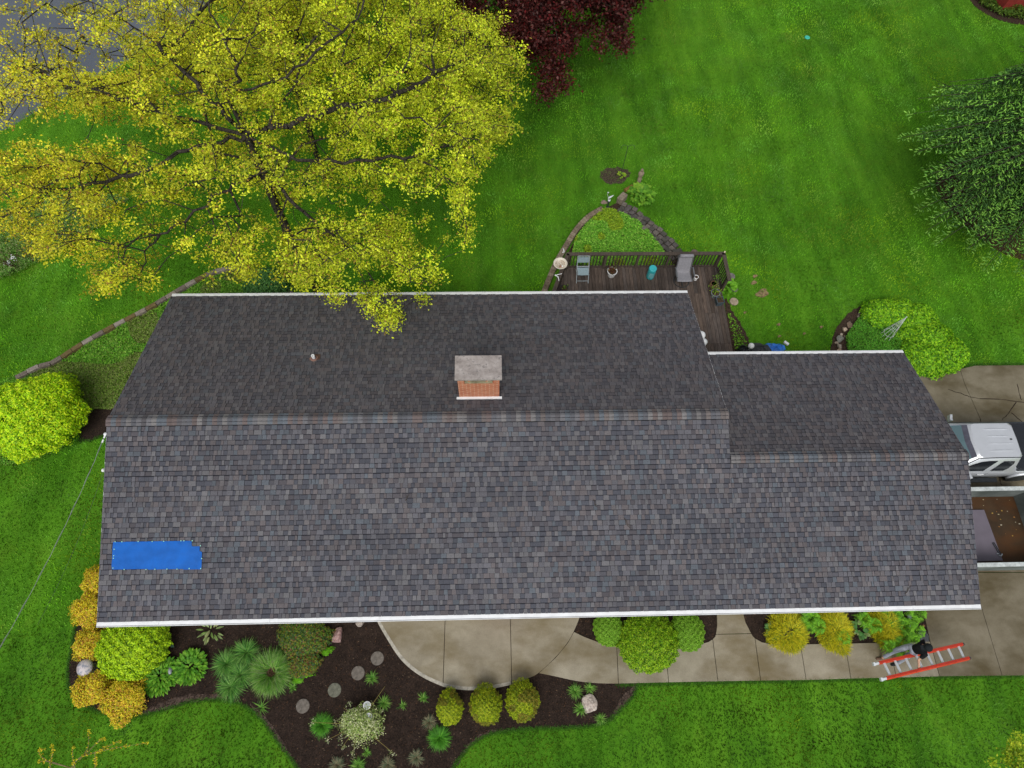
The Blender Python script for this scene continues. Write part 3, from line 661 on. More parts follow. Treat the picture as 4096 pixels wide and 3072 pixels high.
m = MB(); m.tube([(X - .23, Yc - .24, ZD + .08), (X + .23, Yc - .24, ZD + .08)], .010, 6); m.build('crossbar', M_ALU, fc)
m = MB(); m.tube([(X - .23, Yc + .18, ZD + .46), (X + .23, Yc + .18, ZD + .46)], .012, 6); m.build('crossbar', M_ALU, fc)
m = MB(); m.tube([(X - .23, Yc + .34, ZD + .92), (X + .23, Yc + .34, ZD + .92)], .012, 6); m.build('crossbar', M_ALU, fc)
# swivel sling chair
c = G(2730, 1125, ZD + .15); c.z = ZD; X, Yc = c.x, c.y + .12
sw = empty('swivel_chair', c, 'grey high-backed sling armchair on a round swivel base on deck', 'chair')
m = MB(); prof = [(-.30, .40), (-.26, .43), (-.1, .40), (.1, .37), (.2, .40), (.27, .55), (.36, .80), (.44, 1.02), (.47, 1.10)]
pp = crom([(a, b, 0) for a, b in prof], 4)
m.grid(lambda u, v: (X + (.27 - .015 * v) * (2 * u - 1), Yc + pp[min(len(pp) - 1, round(v * (len(pp) - 1)))].x, ZD + pp[min(len(pp) - 1, round(v * (len(pp) - 1)))].y - .02 * sin(pi * u)), 8, len(pp) - 1)
m.build('sling', M_SLING, sw, smooth=True)
m = MB(); m.tube([(X - .25, Yc + .43, ZD + 1.07), (X + .25, Yc + .43, ZD + 1.07)], .07, 12); m.build('headrest', M_SLING, sw, smooth=True)
for sx in (-1, 1):
    m = MB(); m.tube([Vector((X + sx * .285, Yc + q.x, ZD + q.y + .005)) for q in pp[::3]] , .016, 6); m.build('side_frame', M_FRAME, sw)
    m = MB(); m.box(X + sx * .335, Yc - .02, ZD + .63, .05, .46, .022); m.build('armrest', M_FRAME, sw, bevel=.008)
    m = MB(); m.tube([(X + sx * .33, Yc - .22, ZD + .62), (X + sx * .3, Yc - .26, ZD + .38), (X + sx * .22, Yc - .1, ZD + .16)], .014, 6); m.build('arm_support', M_FRAME, sw); m = MB(); m.tube([(X + sx * .33, Yc + .18, ZD + .62), (X + sx * .3, Yc + .28, ZD + .5)], .014, 6); m.build('arm_support', M_FRAME, sw)
m = MB(); ring = [(X + .30 * cos(t), Yc - .02 + .30 * sin(t), ZD + .02) for t in np.linspace(0, 2 * pi, 33)]; m.tube(ring, .016, 6, cap=False)
m.tube([(X - .29, Yc, ZD + .03), (X, Yc, ZD + .12), (X + .29, Yc, ZD + .03)], .014, 6); m.tube([(X, Yc - .29, ZD + .03), (X, Yc, ZD + .12), (X, Yc + .27, ZD + .03)], .014, 6); m.lathe([(.03, .1), (.03, .32), (.10, .325)], (X, Yc, ZD), 10)
m.build('swivel_base', M_DARKW, sw)
# teal canister
c = G(2599, 1108, ZD); c.z = ZD + .002
tc_ = empty('canister', c, 'turquoise cylindrical canister with pale printing on the deck', 'canister')
m = MB(); m.lathe([(.13, 0), (.15, .015), (.155, .05), (.155, .55), (.150, .60), (.135, .625), (.12, .62), (.03, .612), (0, .615)], c, 32); m.build('body', plain('teal_plastic', (.04, .42, .45), .35, .5, var=.1, scale=3), tc_, smooth=True)
m = MB(); rs = np.random.default_rng(5)
for r in range(7):
    a = -pi / 2 - .75
    while a < -pi / 2 + .55:
        w = rs.uniform(.04, .12)
        z = .14 + r * .045; vs = [(c.x + .1565 * cos(t), c.y + .1565 * sin(t), c.z + zz) for zz in (z, z + .022) for t in (a, a + w)]
        m.add(vs, [(0, 1, 3, 2)]); a += w + .035
m.build('print', plain('pale_print', (.45, .7, .72), .5, .3), tc_)
# pots
def pot(name, label, x, y, r, h, mat, z=ZD, square=False, soil=(.06, .035, .02), group=None):
    z += .002; e = empty(name, (x, y, z), label, 'plant pot', group); m = MB()
    if square:
        m.box(x, y, z + h / 2, r * 1.55, r * 1.55, h, .12, taper=1.22)
        k = m.build('pot', mat, e); m = MB(); m.box(x, y, z + h + .003, r * 1.66, r * 1.66, .006, .12, col=soil); m.build('soil', M_PAINT, e)
        m = MB()
        for dx, dy, sx, sy in ((0, .5, 1, .07), (0, -.5, 1, .07), (.5, 0, .07, 1), (-.5, 0, .07, 1)):
            q = r * 1.93; a = .12; m.box(x + (dx * cos(a) - dy * sin(a)) * q, y + (dx * sin(a) + dy * cos(a)) * q, z + h + .01, sx * q, sy * q, .03, a)
        m.build('rim', mat, e)
    else:
        m.lathe([(0, .0), (r * .72, 0), (r * .98, h * .88), (r * 1.06, h * .9), (r * 1.06, h), (r * .92, h), (r * .9, h * .86)], (x, y, z), 28); m.build('pot', mat, e, smooth=False)
        m = MB(); m.lathe([(r * .9, h * .86), (0, h * .9)], (x, y, z), 20, soil); m.build('soil', M_PAINT, e)
    return e
def sprigs(e, x, y, z, n, spread, h, cols, leaf=.05, w=None, up=.6, name='leaves'):
    P = np.column_stack([x + RNG.normal(0, spread, n), y + RNG.normal(0, spread, n), z + RNG.random(n) * h]); N = RNG.normal(0, .6, (n, 3)) + [0, 0, up]
    V_, F_, C_ = leaves(P, N, leaf * RNG.uniform(.6, 1.3, n), leaf * .6, palette(n, cols, w)); o = np_mesh(name, V_, F_, C_, M_LEAF, e)
    m = MB()
    for i in range(min(12, n)): m.tube([(x, y, z - .03), tuple(P[i * (n // min(12, n))])], .004, 4, (1, 1, 1))
    m.build('stem', M_TWIG, e)
p = G(2447, 1092, ZD + .15); wp = pot('planter', 'large white round pot with a withered reddish plant on the deck', p.x, p.y, .19, .3, M_WHITE)
sprigs(wp, p.x, p.y, ZD + .3, 60, .10, .25, [(.10, .10, .04), (.20, .02, .015), (.2, .13, .05), (.12, .06, .03)], .10)
sprigs(wp, p.x + .12, p.y + .18, ZD + .4, 40, .16, .45, [(.10, .09, .04), (.13, .10, .05), (.14, .03, .02)], .07)
p = G(2783, 1112, ZD + .1); pot('planter', 'small speckled white pot beside the grey swivel chair', p.x, p.y, .085, .19, M_STONE)
p = G(2257, 1160, ZD + .1); q = pot('planter', 'square black pot with green seedling at left end of deck', p.x, p.y, .13, .22, M_DARKW, square=True)
sprigs(q, p.x, p.y, ZD + .24, 40, .05, .12, [(.10, .25, .02), (.2, .35, .03), (.25, .28, .1)], .06)
p = G(2860, 1175, ZD + .15); q = pot('planter', 'round grey pot with leafy green plant near end of deck railing', p.x, p.y, .17, .24, plain('grey_pot', (.22, .25, .27), .6, .3))
sprigs(q, p.x - .02, p.y + .05, ZD + .26, 110, .13, .22, [(.12, .28, .02), (.2, .36, .03), (.3, .36, .04)], .065)
p = G(2876, 1208, ZD + .12); q = pot('planter', 'square slate-grey pot with dry stalks, nearest to the house roof', p.x, p.y, .14, .26, plain('slate_pot', (.07, .10, .12), .6, .3), square=True)
sprigs(q, p.x, p.y, ZD + .28, 26, .05, .15, [(.25, .17, .08), (.12, .2, .03)], .05)
p = G(2853, 1140, ZD + .12); wb = empty('wicker_basket', (p.x, p.y, ZD), 'round brown wicker basket with trailing green vine on deck', 'basket'); m = MB()
for k in range(7): r = .10 + .045 * sin(pi * (k + .6) / 7.5); m.tube([(p.x + r * cos(t), p.y + r * sin(t), ZD + .02 + .036 * k) for t in np.linspace(0, 2 * pi, 19)], .017, 5, cap=False)
m.lathe([(0, .2), (.1, .2)], (p.x, p.y, ZD), 12); m.build('basket', plain('wicker', (.17, .10, .06), .9, .1, var=.4, scale=30), wb)
sprigs(wb, p.x + .05, p.y + .12, ZD + .25, 60, .09, .35, [(.10, .25, .02), (.2, .36, .04)], .06)
# birdbath on the railing corner
p = G(2241, 1057, 1.5); bb = empty('bird_bath', (p.x, p.y, ZR), 'cream bird bath bowl full of seed on the left railing corner', 'bird bath')
m = MB(); m.lathe([(0, -.04), (.10, -.04), (.2, -.01), (.262, .055), (.27, .07), (.25, .07), (.19, .015), (0, .0)], (p.x, p.y, ZR + .05), 32); m.build('bowl', plain('cream_glaze', (.66, .60, .50), .5, .4, var=.08), bb, smooth=True)
m = MB()
for i in range(260):
    r = .19 * math.sqrt(random.random()); t = random.uniform(0, 6.28); m.box(p.x + r * cos(t), p.y + r * sin(t), ZR + .053 + .02 * (r / .19) ** 2, .014, .009, .008, t, col=random.choice([(.35, .22, .12), (.5, .4, .28), (.22, .13, .08)]))
m.build('seed', M_PAINT, bb); m = MB(); m.lathe([(.03, -.04), (.045, -.01), (.03, .02), (0, .03)], (p.x + .0, p.y - .12, ZR + .1), 10, (.35, .2, .13)); m.lathe([(.02, -.02), (.035, 0), (0, .025)], (p.x + .07, p.y - .11, ZR + .09), 10, (.8, .8, .8)); m.build('pebble', M_PAINT, bb)
m = MB(); m.lathe([(.06, -.06), (.04, .0), (.05, .02)], (p.x, p.y, ZR + .0), 12); m.build('mount', M_DARKW, bb)
M_ROPE = plain('white_cord', (.75, .75, .77), .7, .2, var=.03)
m = MB(); q = G(2222, 1102, ZR + .02)
m.tube([q, q + Vector((.1, .03, .02)), q + Vector((.24, .07, .01))], .014, 6); m.tube([q, q + Vector((.09, -.07, .02)), q + Vector((.12, -.2, .0)), q + Vector((.11, -.26, -.05))], [.016, .02, .012, .006], 6); m.tube([q + Vector((-.03, 0, .02)), q + Vector((.03, 0, .03))], .02, 6)
tag(m.build('ribbon', M_ROPE), 'white cord knotted round the left deck rail below the bird bath', 'cord')
m = MB(); q = G(2255, 1008, ZR + .02); m.tube([q + Vector((-.06, -.02, 0)), q + Vector((.01, .0, 0)), q + Vector((.0, .1, .02)), q + Vector((-.03, .15, .04))], [.016, .02, .016, .01], 6)
tag(m.build('hook', M_ROPE), 'bent white bracket on the far left corner of the deck railing', 'bracket')
m = MB(); q = G(2898, 1010, ZR + .02); m.lathe([(0, -.03), (.02, -.02), (.035, .02), (.03, .06), (0, .085)], q, 10, (.75, .65, .45)); tag(m.build('finial', M_PAINT), 'small cream ornament on the far right corner of the deck railing', 'ornament')
for i, (a, b, r) in enumerate([(2812, 1341, .16), (2822, 1368, .14)]):
    q = G(a - 8, b, 1.3); l = empty('globe_lamp', (q.x, q.y, ZD), ['white globe lamp showing past the right roof edge, farther one', 'white globe lamp showing past the right roof edge, nearer one'][i], 'lamp', 'globe lamps on the deck')
    m = MB(); m.lathe([(.02, 0), (.02, .8 - r)], (q.x, q.y, ZD), 8); m.lathe([(.1, 0), (.1, .02), (.02, .03)], (q.x, q.y, ZD), 12); m.build('stand', M_DARKW, l)
    m = MB(); m.lathe([(max(.001, r * sin(t)), -r * cos(t)) for t in np.linspace(0, pi, 13)], (q.x, q.y, ZD + .8), 20); m.build('globe', M_WHITE, l, smooth=True)

# ================================================================== masonry and stones
def rock(name, label, cat_, px, py, r, cols, h=.6, flat=1.0, seed=0, group=None, z=0.0, rotz=0.0, asp=.7, sub=3):
    rs = np.random.default_rng(seed + 100); c = G(px, py, z + r * h * .5); bm_ = __import__('bmesh').new(); __import__('bmesh').ops.create_icosphere(bm_, subdivisions=sub, radius=1)
    pl = [(unit(rs.normal(size=(1, 3)))[0], rs.uniform(.50, .88)) for _ in range(15)]; m = MB(); vs = []
    for v in bm_.verts:
        p = np.array(v.co)
        for n_, d_ in pl:
            k = p @ n_
            if k > d_: p = p - n_ * (k - d_)
        p = p * (1 + .03 * np.sin(p[0] * 9 + p[1] * 7 + seed)); x, y = p[0] * r, p[1] * r * asp; x, y = x * cos(rotz) - y * sin(rotz), x * sin(rotz) + y * cos(rotz)
        vs.append((c.x + x, c.y + y, z + max(-.05, (p[2] + .55) * r * h * flat)))
    fs = [tuple(v.index for v in f.verts) for f in bm_.faces]; bm_.free()
    for f in fs:
        pass
    m.v = vs; m.f = fs; m.c = [tuple(np.array(cols[rs.integers(len(cols))]) * rs.uniform(.9, 1.1)) for _ in fs]; m.mi = [0] * len(fs)
    return tag(m.build(name, M_STONE, loc=(c.x, c.y, z)), label, cat_, group)
rock('rock', 'pinkish red angular boulder on the mulch under the front gutter', 'rock', 1348, 2545, .30, [(.36, .22, .20), (.42, .28, .26), (.3, .17, .16)], .7, seed=3, rotz=.9)
rock('rock', 'pale beige stone half hidden below the front gutter beside the patio', 'rock', 1441, 2493, .16, [(.42, .36, .31), (.36, .31, .27)], .7, seed=5)
rock('rock', 'pale layered limestone rock on the mulch right of the golden globe shrubs', 'rock', 2360, 2818, .31, [(.50, .42, .36), (.58, .51, .45), (.40, .33, .29)], .5, seed=7, asp=.95)
for i, (a, b) in enumerate([(1509, 2633), (1432, 2692), (1338, 2760), (1211, 2824)]):
    c = G(a, b, .03); m = MB(); m.lathe([(.19, -.02), (.205, .02), (.195, .035), (0, .04)], (c.x, c.y, 0.005), 40, (.16, .14, .12) if i != 2 else (.15, .15, .115))
    tag(m.build('stepping_stone', M_STONE, loc=(c.x, c.y, 0)), ['round stepping stone in the mulch, closest to the patio edge', 'round stepping stone in the mulch, second from the patio', 'round mossy stepping stone in the mulch, third from the patio', 'round stepping stone in the mulch, farthest from the patio beside the lawn'][i], 'stepping stone', 'stepping stones in the mulch bed')
for i, (a, b, r, cc) in enumerate([(2936, 1206, .175, (.36, .29, .21)), (2925, 1105, .16, (.17, .16, .15)), (2935, 1154, .17, (.15, .13, .12)), (2778, 1010, .15, (.16, .12, .10))]):
    c = G(a, b, .03); m = MB(); m.lathe([(r * .95, -.02), (r, .02), (r * .95, .04), (0, .045)], (c.x, c.y, 0.008), 30, cc)
    tag(m.build('stepping_stone', M_STONE, loc=(c.x, c.y, 0)), ['round tan stepping stone at the right side of the deck', 'grey stepping stone just beyond the right deck railing end', 'dull grey stepping stone behind the broad-leaved plant beside the deck', 'reddish stepping stone peeping out behind the far deck railing'][i], 'stepping stone')
def polyline_blocks(pxs, z, L, w, h, jit=0.0, rows=1):
    P = crom(GP(pxs, z), 6); d = [0]
    for i in range(1, len(P)): d.append(d[-1] + (P[i] - P[i - 1]).length)
    out = []; s_ = 0
    def at(t):
        for i in range(1, len(P)):
            if d[i] >= t: return P[i - 1].lerp(P[i], (t - d[i - 1]) / max(1e-6, d[i] - d[i - 1]))
        return P[-1]
    while s_ + L * .5 < d[-1]:
        a, b = at(s_), at(min(d[-1], s_ + L)); out.append(((a + b) / 2, math.atan2((b - a).y, (b - a).x), (b - a).length)); s_ += L
    return out
gw = empty('garden_wall', G(600, 1235), 'low brown block retaining wall curving along the left bank behind house', 'wall')
for i, (c, a, l) in enumerate(polyline_blocks([(60, 1510), (162, 1458), (208, 1448), (324, 1374), (463, 1296), (602, 1224), (708, 1161), (829, 1094), (930, 1070), (1040, 1086), (1110, 1125), (1158, 1163), (1180, 1200)], .22, .42, .16, .22)):
    rs = np.random.default_rng(i); t = [(.24, .20, .17), (.20, .16, .13), (.28, .24, .21), (.15, .11, .05), (.17, .14, .12)][rs.integers(5)]
    m = MB(); m.box(c.x, c.y, .10, l - .012, .17, .23 + rs.uniform(-.015, .015), a + rs.uniform(-.03, .03), col=t); m.build('block', M_STONE, gw, bevel=.012)
ew = empty('edging_wall', G(2300, 950), 'curved low wall of buff blocks left of the ivy triangle', 'wall')
for i, (c, a, l) in enumerate(polyline_blocks([(2172, 1180), (2190, 1130), (2225, 1050), (2268, 975), (2310, 910), (2360, 860), (2412, 830)], .16, .16, .22, .2)):
    rs = np.random.default_rng(i + 50); t = [(.22, .17, .12), (.27, .22, .16), (.18, .14, .10)][rs.integers(3)]
    m = MB(); m.box(c.x, c.y, .07, l - .008, .22, .18 + rs.uniform(-.01, .01), a, col=t); m.build('block', M_STONE, ew, bevel=.012)
sp = empty('stone_steps', G(2600, 920), 'curved flight of dark mossy stone blocks beside the ivy triangle', 'stone steps')
cen = [(2478, 826), (2525, 847), (2557, 877), (2594, 905), (2631, 935), (2664, 967), (2696, 1000), (2715, 1040)]
bl = polyline_blocks(cen, .1, .235, .2, .2); k = 0
for i, (c, a, l) in enumerate(bl):
    for j in (-1, 0, 1):
        rs = np.random.default_rng(i * 7 + j + 9); nrm_ = Vector((-sin(a), cos(a), 0)); w = .215
        p = c + nrm_ * j * w + Vector((rs.uniform(-.015, .015), rs.uniform(-.015, .015), 0)); zt = .07 + .035 * ((i * 2 + j) % 3) + rs.uniform(0, .02)
        m = MB(); m.box(p.x, p.y, zt / 2 - .02, l - .02, w - .02, zt + .04, a + .12 + rs.uniform(-.06, .06), col=[(.10, .09, .085), (.13, .115, .10), (.08, .075, .065), (.16, .14, .12)][rs.integers(4)]); m.build('block', M_STONE, sp, bevel=.015)
c = G(2490, 785, .3); m = MB(); m.box(c.x, c.y, .15, .42, .26, .34, .85, col=(.24, .20, .15)); tag(m.build('stone_block', M_STONE, loc=(c.x, c.y, 0), bevel=.015), 'squared upright stone block at the head of the stone steps', 'stone')
m = MB(); a = G(2500, 762, .2); b = G(2545, 735, .2); m.tube([a, b], [.09, .07], 8, (.22, .13, .04)); tag(m.build('timber_edging', M_STONE, loc=tuple(a)), 'mossy orange-brown timber behind the squared stone block', 'timber')
RK = [(3468, 1238, 14, (.12, .10, .06)), (3451, 1245, 8, (.42, .28, .18)), (3437, 1256, 10, (.14, .12, .10)), (3434, 1267, 9, (.22, .19, .14)), (3398, 1301, 16, (.20, .14, .10)), (3377, 1318, 17, (.42, .32, .24)), (3366, 1338, 8, (.40, .34, .27)), (3379, 1346, 7, (.2, .16, .12)), (3359, 1357, 20, (.19, .19, .16)), (3346, 1370, 9, (.34, .27, .2)), (3356, 1383, 15, (.27, .23, .18)), (3357, 1400, 12, (.28, .21, .14)), (3398, 1290, 8, (.15, .12, .1))]
RL = ['dark mossy oval rock at the top end of the rock edging', 'small orange pebble-like rock near the top of the rock edging', 'dull brown rock third down the rock edging', 'olive flat rock above the reddish slab in the rock edging', 'reddish flat slab in the curved rock edging', 'large pinkish tan rock midway down the rock edging', 'small cream rock just below the large pinkish rock', 'tiny brown rock tucked against the right of the rock edging', 'large grey-green slab, biggest in the rock edging', 'small tan rock left of and below the grey slab', 'banded grey-brown oval rock below the grey slab', 'brown rounded rock at the bottom by the gutter', 'small dark rock next to the reddish slab']
for i, (a, b, r, cc) in enumerate(RK): rock('rock', RL[i], 'rock', a, b, r / 100, [cc, tuple(x * 1.2 for x in cc)], .6, seed=20 + i, rotz=random.random() * 3, asp=.75, group='rocks edging the shrub bed')
c = G(3693, 2541, .03); m = MB(); m.prism([(c.x + a, c.y + b) for a, b in ((-.15, -.2), (.13, -.19), (.16, -.02), (.1, .17), (-.03, .2), (-.17, .05))], 0, .05, (.10, .105, .11)); tag(m.build('slate_slab', M_STONE, loc=(c.x, c.y, 0)), 'flat blue-grey slate slab at the corner by the driveway', 'stone')
rock('rock', 'small orange-brown stone on mulch above the slate slab', 'rock', 3693, 2503, .07, [(.26, .13, .06)], .7, seed=61)

# ================================================================== PLANTS
def lump(dirs, n=9, amp=.18, k=6, rs=None):
    c = unit(rs.normal(size=(n, 3))); d = dirs @ c.T; return 1 + amp * (np.exp(k * (d - 1)).max(1) * 1.3 - .55)
def shrub(name, label, px, py, rx, ry, h, n, L, Wd, cols, w=None, tip=0, amp=.14, shell=.12, group=None, cat_='shrub', core=.0, seed=None, up=.5, egg=0, zb=.02, stem=True, lumps=10, patch=None):
    rs = np.random.default_rng(seed if seed is not None else int(px * 7 + py)); c = G(px, py, h * .5); e = empty(name, (c.x, c.y, 0), label, cat_, group)
    dr = unit(rs.normal(size=(n, 3))); dr[:, 2] = np.where(dr[:, 2] < -.35, -dr[:, 2], dr[:, 2])
    R_ = lump(dr, lumps, amp, 7, rs) * (1 - np.abs(rs.normal(0, shell, n))); R_ *= (1 + .07 * np.sin(dr[:, 0] * 17 + seed_ph(px)) * np.sin(dr[:, 1] * 19))
    R_ = R_ * (1 + tip * np.clip(dr[:, 1], 0, 1) ** 8); rr = R_[:, None] * dr; cz = h * .45
    taper = 1 - egg * np.clip(rr[:, 2:3], 0, 1) ** 1.3
    P = np.column_stack([c.x + rr[:, 0] * rx * taper[:, 0], c.y + rr[:, 1] * ry * taper[:, 0], cz + rr[:, 2] * (h - cz)]); P[:, 2] = np.maximum(P[:, 2], .03)
    N = dr + np.array([0, 0, up]) + rs.normal(0, .55, (n, 3)); C = palette(n, cols, w)
    if patch is not None:
        k = vnoise(P[:, 0] * 1.0, P[:, 1], 4.5, int(px)) > .62; C[k] = palette(int(k.sum()), patch)
    V_, F_, C_ = leaves(P, N, L * rs.uniform(.6, 1.3, n), Wd * rs.uniform(.7, 1.2, n), C); np_mesh('foliage', V_, F_, C_, M_LEAF, e)
    if stem:
        m = MB()
        for i in range(9):
            d = dr[i]; m.tube([(c.x + d[0] * .04, c.y + d[1] * .04, 0), (c.x + d[0] * rx * .45, c.y + d[1] * ry * .45, cz * .8), (c.x + d[0] * rx * .8, c.y + d[1] * ry * .8, cz + abs(d[2]) * h * .35)], [.014, .009, .004], 4)
        m.build('stems', M_TWIG, e)
    return e
def seed_ph(v): return (v * 12.9898) % 6.28
GOLD = [(.34, .36, .02), (.44, .42, .025), (.24, .30, .02), (.16, .22, .015)]
shrub('golden_shrub', 'large bright lime-yellow shrub by the left end of the house', 138, 1640, 1.42, 1.48, 1.9, 36000, .10, .045, [(.50, .80, .012), (.66, .88, .015), (.34, .64, .012), (.78, .90, .03), (.14, .30, .01)], [.27, .27, .2, .16, .1], amp=.34, shell=.18, lumps=26, seed=2)
SP = [(.78, .64, .03), (.86, .70, .04), (.50, .56, .03), (.74, .42, .06), (.50, .24, .06)]
for a, b, r, l, sd_ in ((392, 2318, .40, 'orange-gold spirea, topmost of five, peeping out beside left roof edge', 1), (362, 2440, .52, 'orange-gold spirea beside the lower left roof edge above the gutter corner', 2), (358, 2578, .44, 'orange-gold spirea left of the big clipped green shrub', 3), (374, 2758, .50, 'golden spirea just below the stone mushroom', 4), (500, 2795, .62, 'widest golden spirea, at the bottom curve of the mulch bed', 5)):
    shrub('spirea', l, a, b, r, r * 1.02, .62, int(7000 * r / .5), .058, .036, SP, [.3, .28, .18, .14, .1], amp=.42, shell=.26, group='golden spireas at the left corner', lumps=16, seed=sd_)
shrub('clipped_shrub', 'big clipped dome of yellow-green leaves under the left gutter corner', 534, 2585, 1.07, .92, 1.25, 17000, .075, .05, [(.46, .70, .015), (.58, .80, .02), (.28, .50, .012), (.12, .24, .01)], [.36, .3, .2, .14], amp=.06, shell=.10)
for i, (a, b, r, t) in enumerate([(1798, 2832, .42, 'leftmost and smallest golden egg-shaped evergreen in front of patio'), (1941, 2822, .51, 'middle golden egg-shaped evergreen touching the patio edge'), (2088, 2806, .53, 'rightmost golden egg-shaped evergreen in front of the patio')]):
    shrub('globe_evergreen', t, a, b, r, r * 1.1, .95, 16000, .042, .02, [(.46, .56, .015), (.32, .44, .015), (.62, .64, .03), (.10, .18, .012)], [.32, .28, .16, .24], amp=.08, shell=.17, patch=[(.14, .22, .02), (.28, .30, .02), (.40, .30, .04)], tip=.22, group='golden evergreens in front of the patio', egg=.35, lumps=5)
for a, b, r, t in ((2433, 2512, .47, 'light green clipped ball left of the large yew'), (2750, 2525, .53, 'light green clipped ball right of the large yew')):
    shrub('ball_shrub', t, a, b, r, r * 1.15, .85, 16000, .04, .02, [(.22, .46, .03), (.30, .54, .05), (.16, .36, .02)], amp=.03, shell=.07, group='clipped ball shrubs by the walkway')
shrub('yew', 'large rounded yew spilling over the walkway between two clipped balls', 2592, 2568, .93, .88, 1.1, 19000, .085, .022, [(.28, .54, .012), (.46, .66, .03), (.15, .34, .01), (.07, .18, .008)], [.35, .3, .2, .15], amp=.10, shell=.14, lumps=14)
# gold thread cypresses with ferns and hostas
def cypress(label, px, py, rx, ry, h=.7):
    c = G(px, py, h * .5); e = empty('thread_cypress', (c.x, c.y, 0), label, 'shrub', 'gold thread cypresses by the walkway'); n = 4300; rs = np.random.default_rng(int(px))
    az = rs.uniform(0, 2 * pi, n); rr = np.sqrt(rs.random(n)); z = h * (1 - rr ** 2 * .75) * rs.uniform(.35, 1, n)
    k = lump(np.column_stack([np.cos(az), np.sin(az), 0 * az]), 11, .24, 11, rs)
    base = np.column_stack([c.x + rr * k * rx * .9 * np.cos(az), c.y + rr * k * ry * .9 * np.sin(az), z])
    V_, F_, C_ = blades(base, az + rs.normal(0, .7, n), rs.uniform(.07, .21, n), .014, rs.uniform(.5, 1.3, n), .4, palette(n, [(.62, .58, .02), (.74, .66, .03), (.38, .44, .02), (.18, .28, .02)], [.4, .3, .2, .1]), 2)
    np_mesh('foliage', V_, F_, C_, M_LEAF, e); m = MB(); m.lathe([(.08, 0), (rx * .5, h * .3), (0, h * .55)], (c.x, c.y, 0), 9); m.build('stems', M_TWIG, e)
cypress('gold thread cypress, leftmost in the bed beside the walkway', 3160, 2520, .70, .78); cypress('gold thread cypress, middle one in the bed beside the walkway', 3338, 2515, .58, .78); cypress('gold thread cypress among ferns, right one near the driveway', 3545, 2500, .52, .85)
def fern(label, px, py, r, nf=10, h=.55):
    r *= 1.15
    c = G(px, py, h * .7); e = empty('fern', (c.x, c.y, 0), label, 'fern', 'ferns by the walkway'); rs = np.random.default_rng(int(px + py)); parts = []
    for i in range(nf):
        az = 2 * pi * i / nf + rs.uniform(-.3, .3); L = r * rs.uniform(.8, 1.15); K = 16
        for k in range(K):
            t = (k + 1) / K; p = np.array([c.x + cos(az) * L * t, c.y + sin(az) * L * t, .05 + h * sin(pi * min(1, t * .75 + .1))])
            w = .11 * r / .35 * sin(pi * min(1, t * .9 + .08))
            for sgn in (-1, 1):
                dv = np.array([cos(az + sgn * 1.15), sin(az + sgn * 1.15), -.15]); sv = np.array([cos(az), sin(az), 0]) * .4 * L / K * 1.6
                parts.append((np.array([p - sv, p + sv, p + dv * w + sv * .3, p + dv * w - sv * .3]), np.array([[0, 1, 2, 3]]), palette(1, [(.17, .44, .025), (.24, .54, .03), (.12, .33, .02)])))
    V_, F_, C_ = cat(parts); np_mesh('fronds', V_, F_, C_, M_LEAF, e)
for a, b, r, t in ((3240, 2480, .34, 'light green fern right of the leftmost cypress'), (3262, 2505, .26, 'small fern between the two left cypresses'), (3365, 2548, .24, 'fern growing through the middle cypress'), (3448, 2478, .25, 'fern against the gutter left of the right cypress'), (3490, 2500, .26, 'fern left of the right cypress near hosta'), (3560, 2462, .34, 'broad fern close under the gutter near driveway'), (3615, 2510, .30, 'fern right of the right cypress'), (3655, 2525, .28, 'fern beside the white drain hose'), (3660, 2452, .34, 'fern behind the drain hose at the bed corner'), (3590, 2590, .34, 'fern leaning over the walkway near the ladder'), (3640, 2570, .26, 'fern between walkway and slate slab'), (3545, 2585, .2, 'small fern at foot of right cypress')): fern(t, a, b, r)
def hosta(name, label, px, py, r, n, L, Wd, cols, h=.28, cat_='plant', edge=None, group=None, w=None):
    c = G(px, py, h * .6); e = empty(name, (c.x, c.y, 0), label, cat_, group); rs = np.random.default_rng(int(px * 3 + py)); parts = []
    az = rs.uniform(0, 2 * pi, n); rr = np.sqrt(rs.random(n)) * r * .78; tilt = rs.uniform(.9, 1.3, n)
    base = np.column_stack([c.x + rr * np.cos(az), c.y + rr * np.sin(az), h * (1 - (rr / r) ** 2 * .6) * rs.uniform(.7, 1, n)]); C = palette(n, cols, w); seg = 4
    d = np.stack([np.cos(az), np.sin(az), np.zeros(n)], 1); s_ = np.stack([-np.sin(az), np.cos(az), np.zeros(n)], 1); p = base.copy(); th = rs.uniform(.7, 1.2, n); rows = []; Ls = L * rs.uniform(.7, 1.25, n)
    for k in range(seg + 1):
        ww = (Wd * .5 * math.sin(pi * min(1, k / seg * .88 + .12)) + .002) * (Ls / L); rows.append(np.stack([p - s_ * ww[:, None] + np.array([0, 0, 1]) * (ww * .25)[:, None], p, p + s_ * ww[:, None] + np.array([0, 0, 1]) * (ww * .25)[:, None]], 1))
        p = p + (d * np.sin(th)[:, None] + np.array([0, 0, 1]) * np.cos(th)[:, None]) * (Ls / seg)[:, None]; th = th + .28
    V_ = np.stack(rows, 1).reshape(n, -1, 3); V_[..., 2] = np.maximum(V_[..., 2], .02); mm = 3 * (seg + 1)
    F_ = np.array([q for k in range(seg) for q in ((3 * k, 3 * k + 1, 3 * k + 4, 3 * k + 3), (3 * k + 1, 3 * k + 2, 3 * k + 5, 3 * k + 4))]); Fa = (F_[None] + (np.arange(n) * mm)[:, None, None]).reshape(-1, 4)
    np_mesh('leaves', V_.reshape(-1, 3), Fa, np.repeat(C, len(F_), 0), M_LEAF, e); return e
HG_ = [(.13, .36, .02), (.20, .44, .03), (.08, .26, .015)]
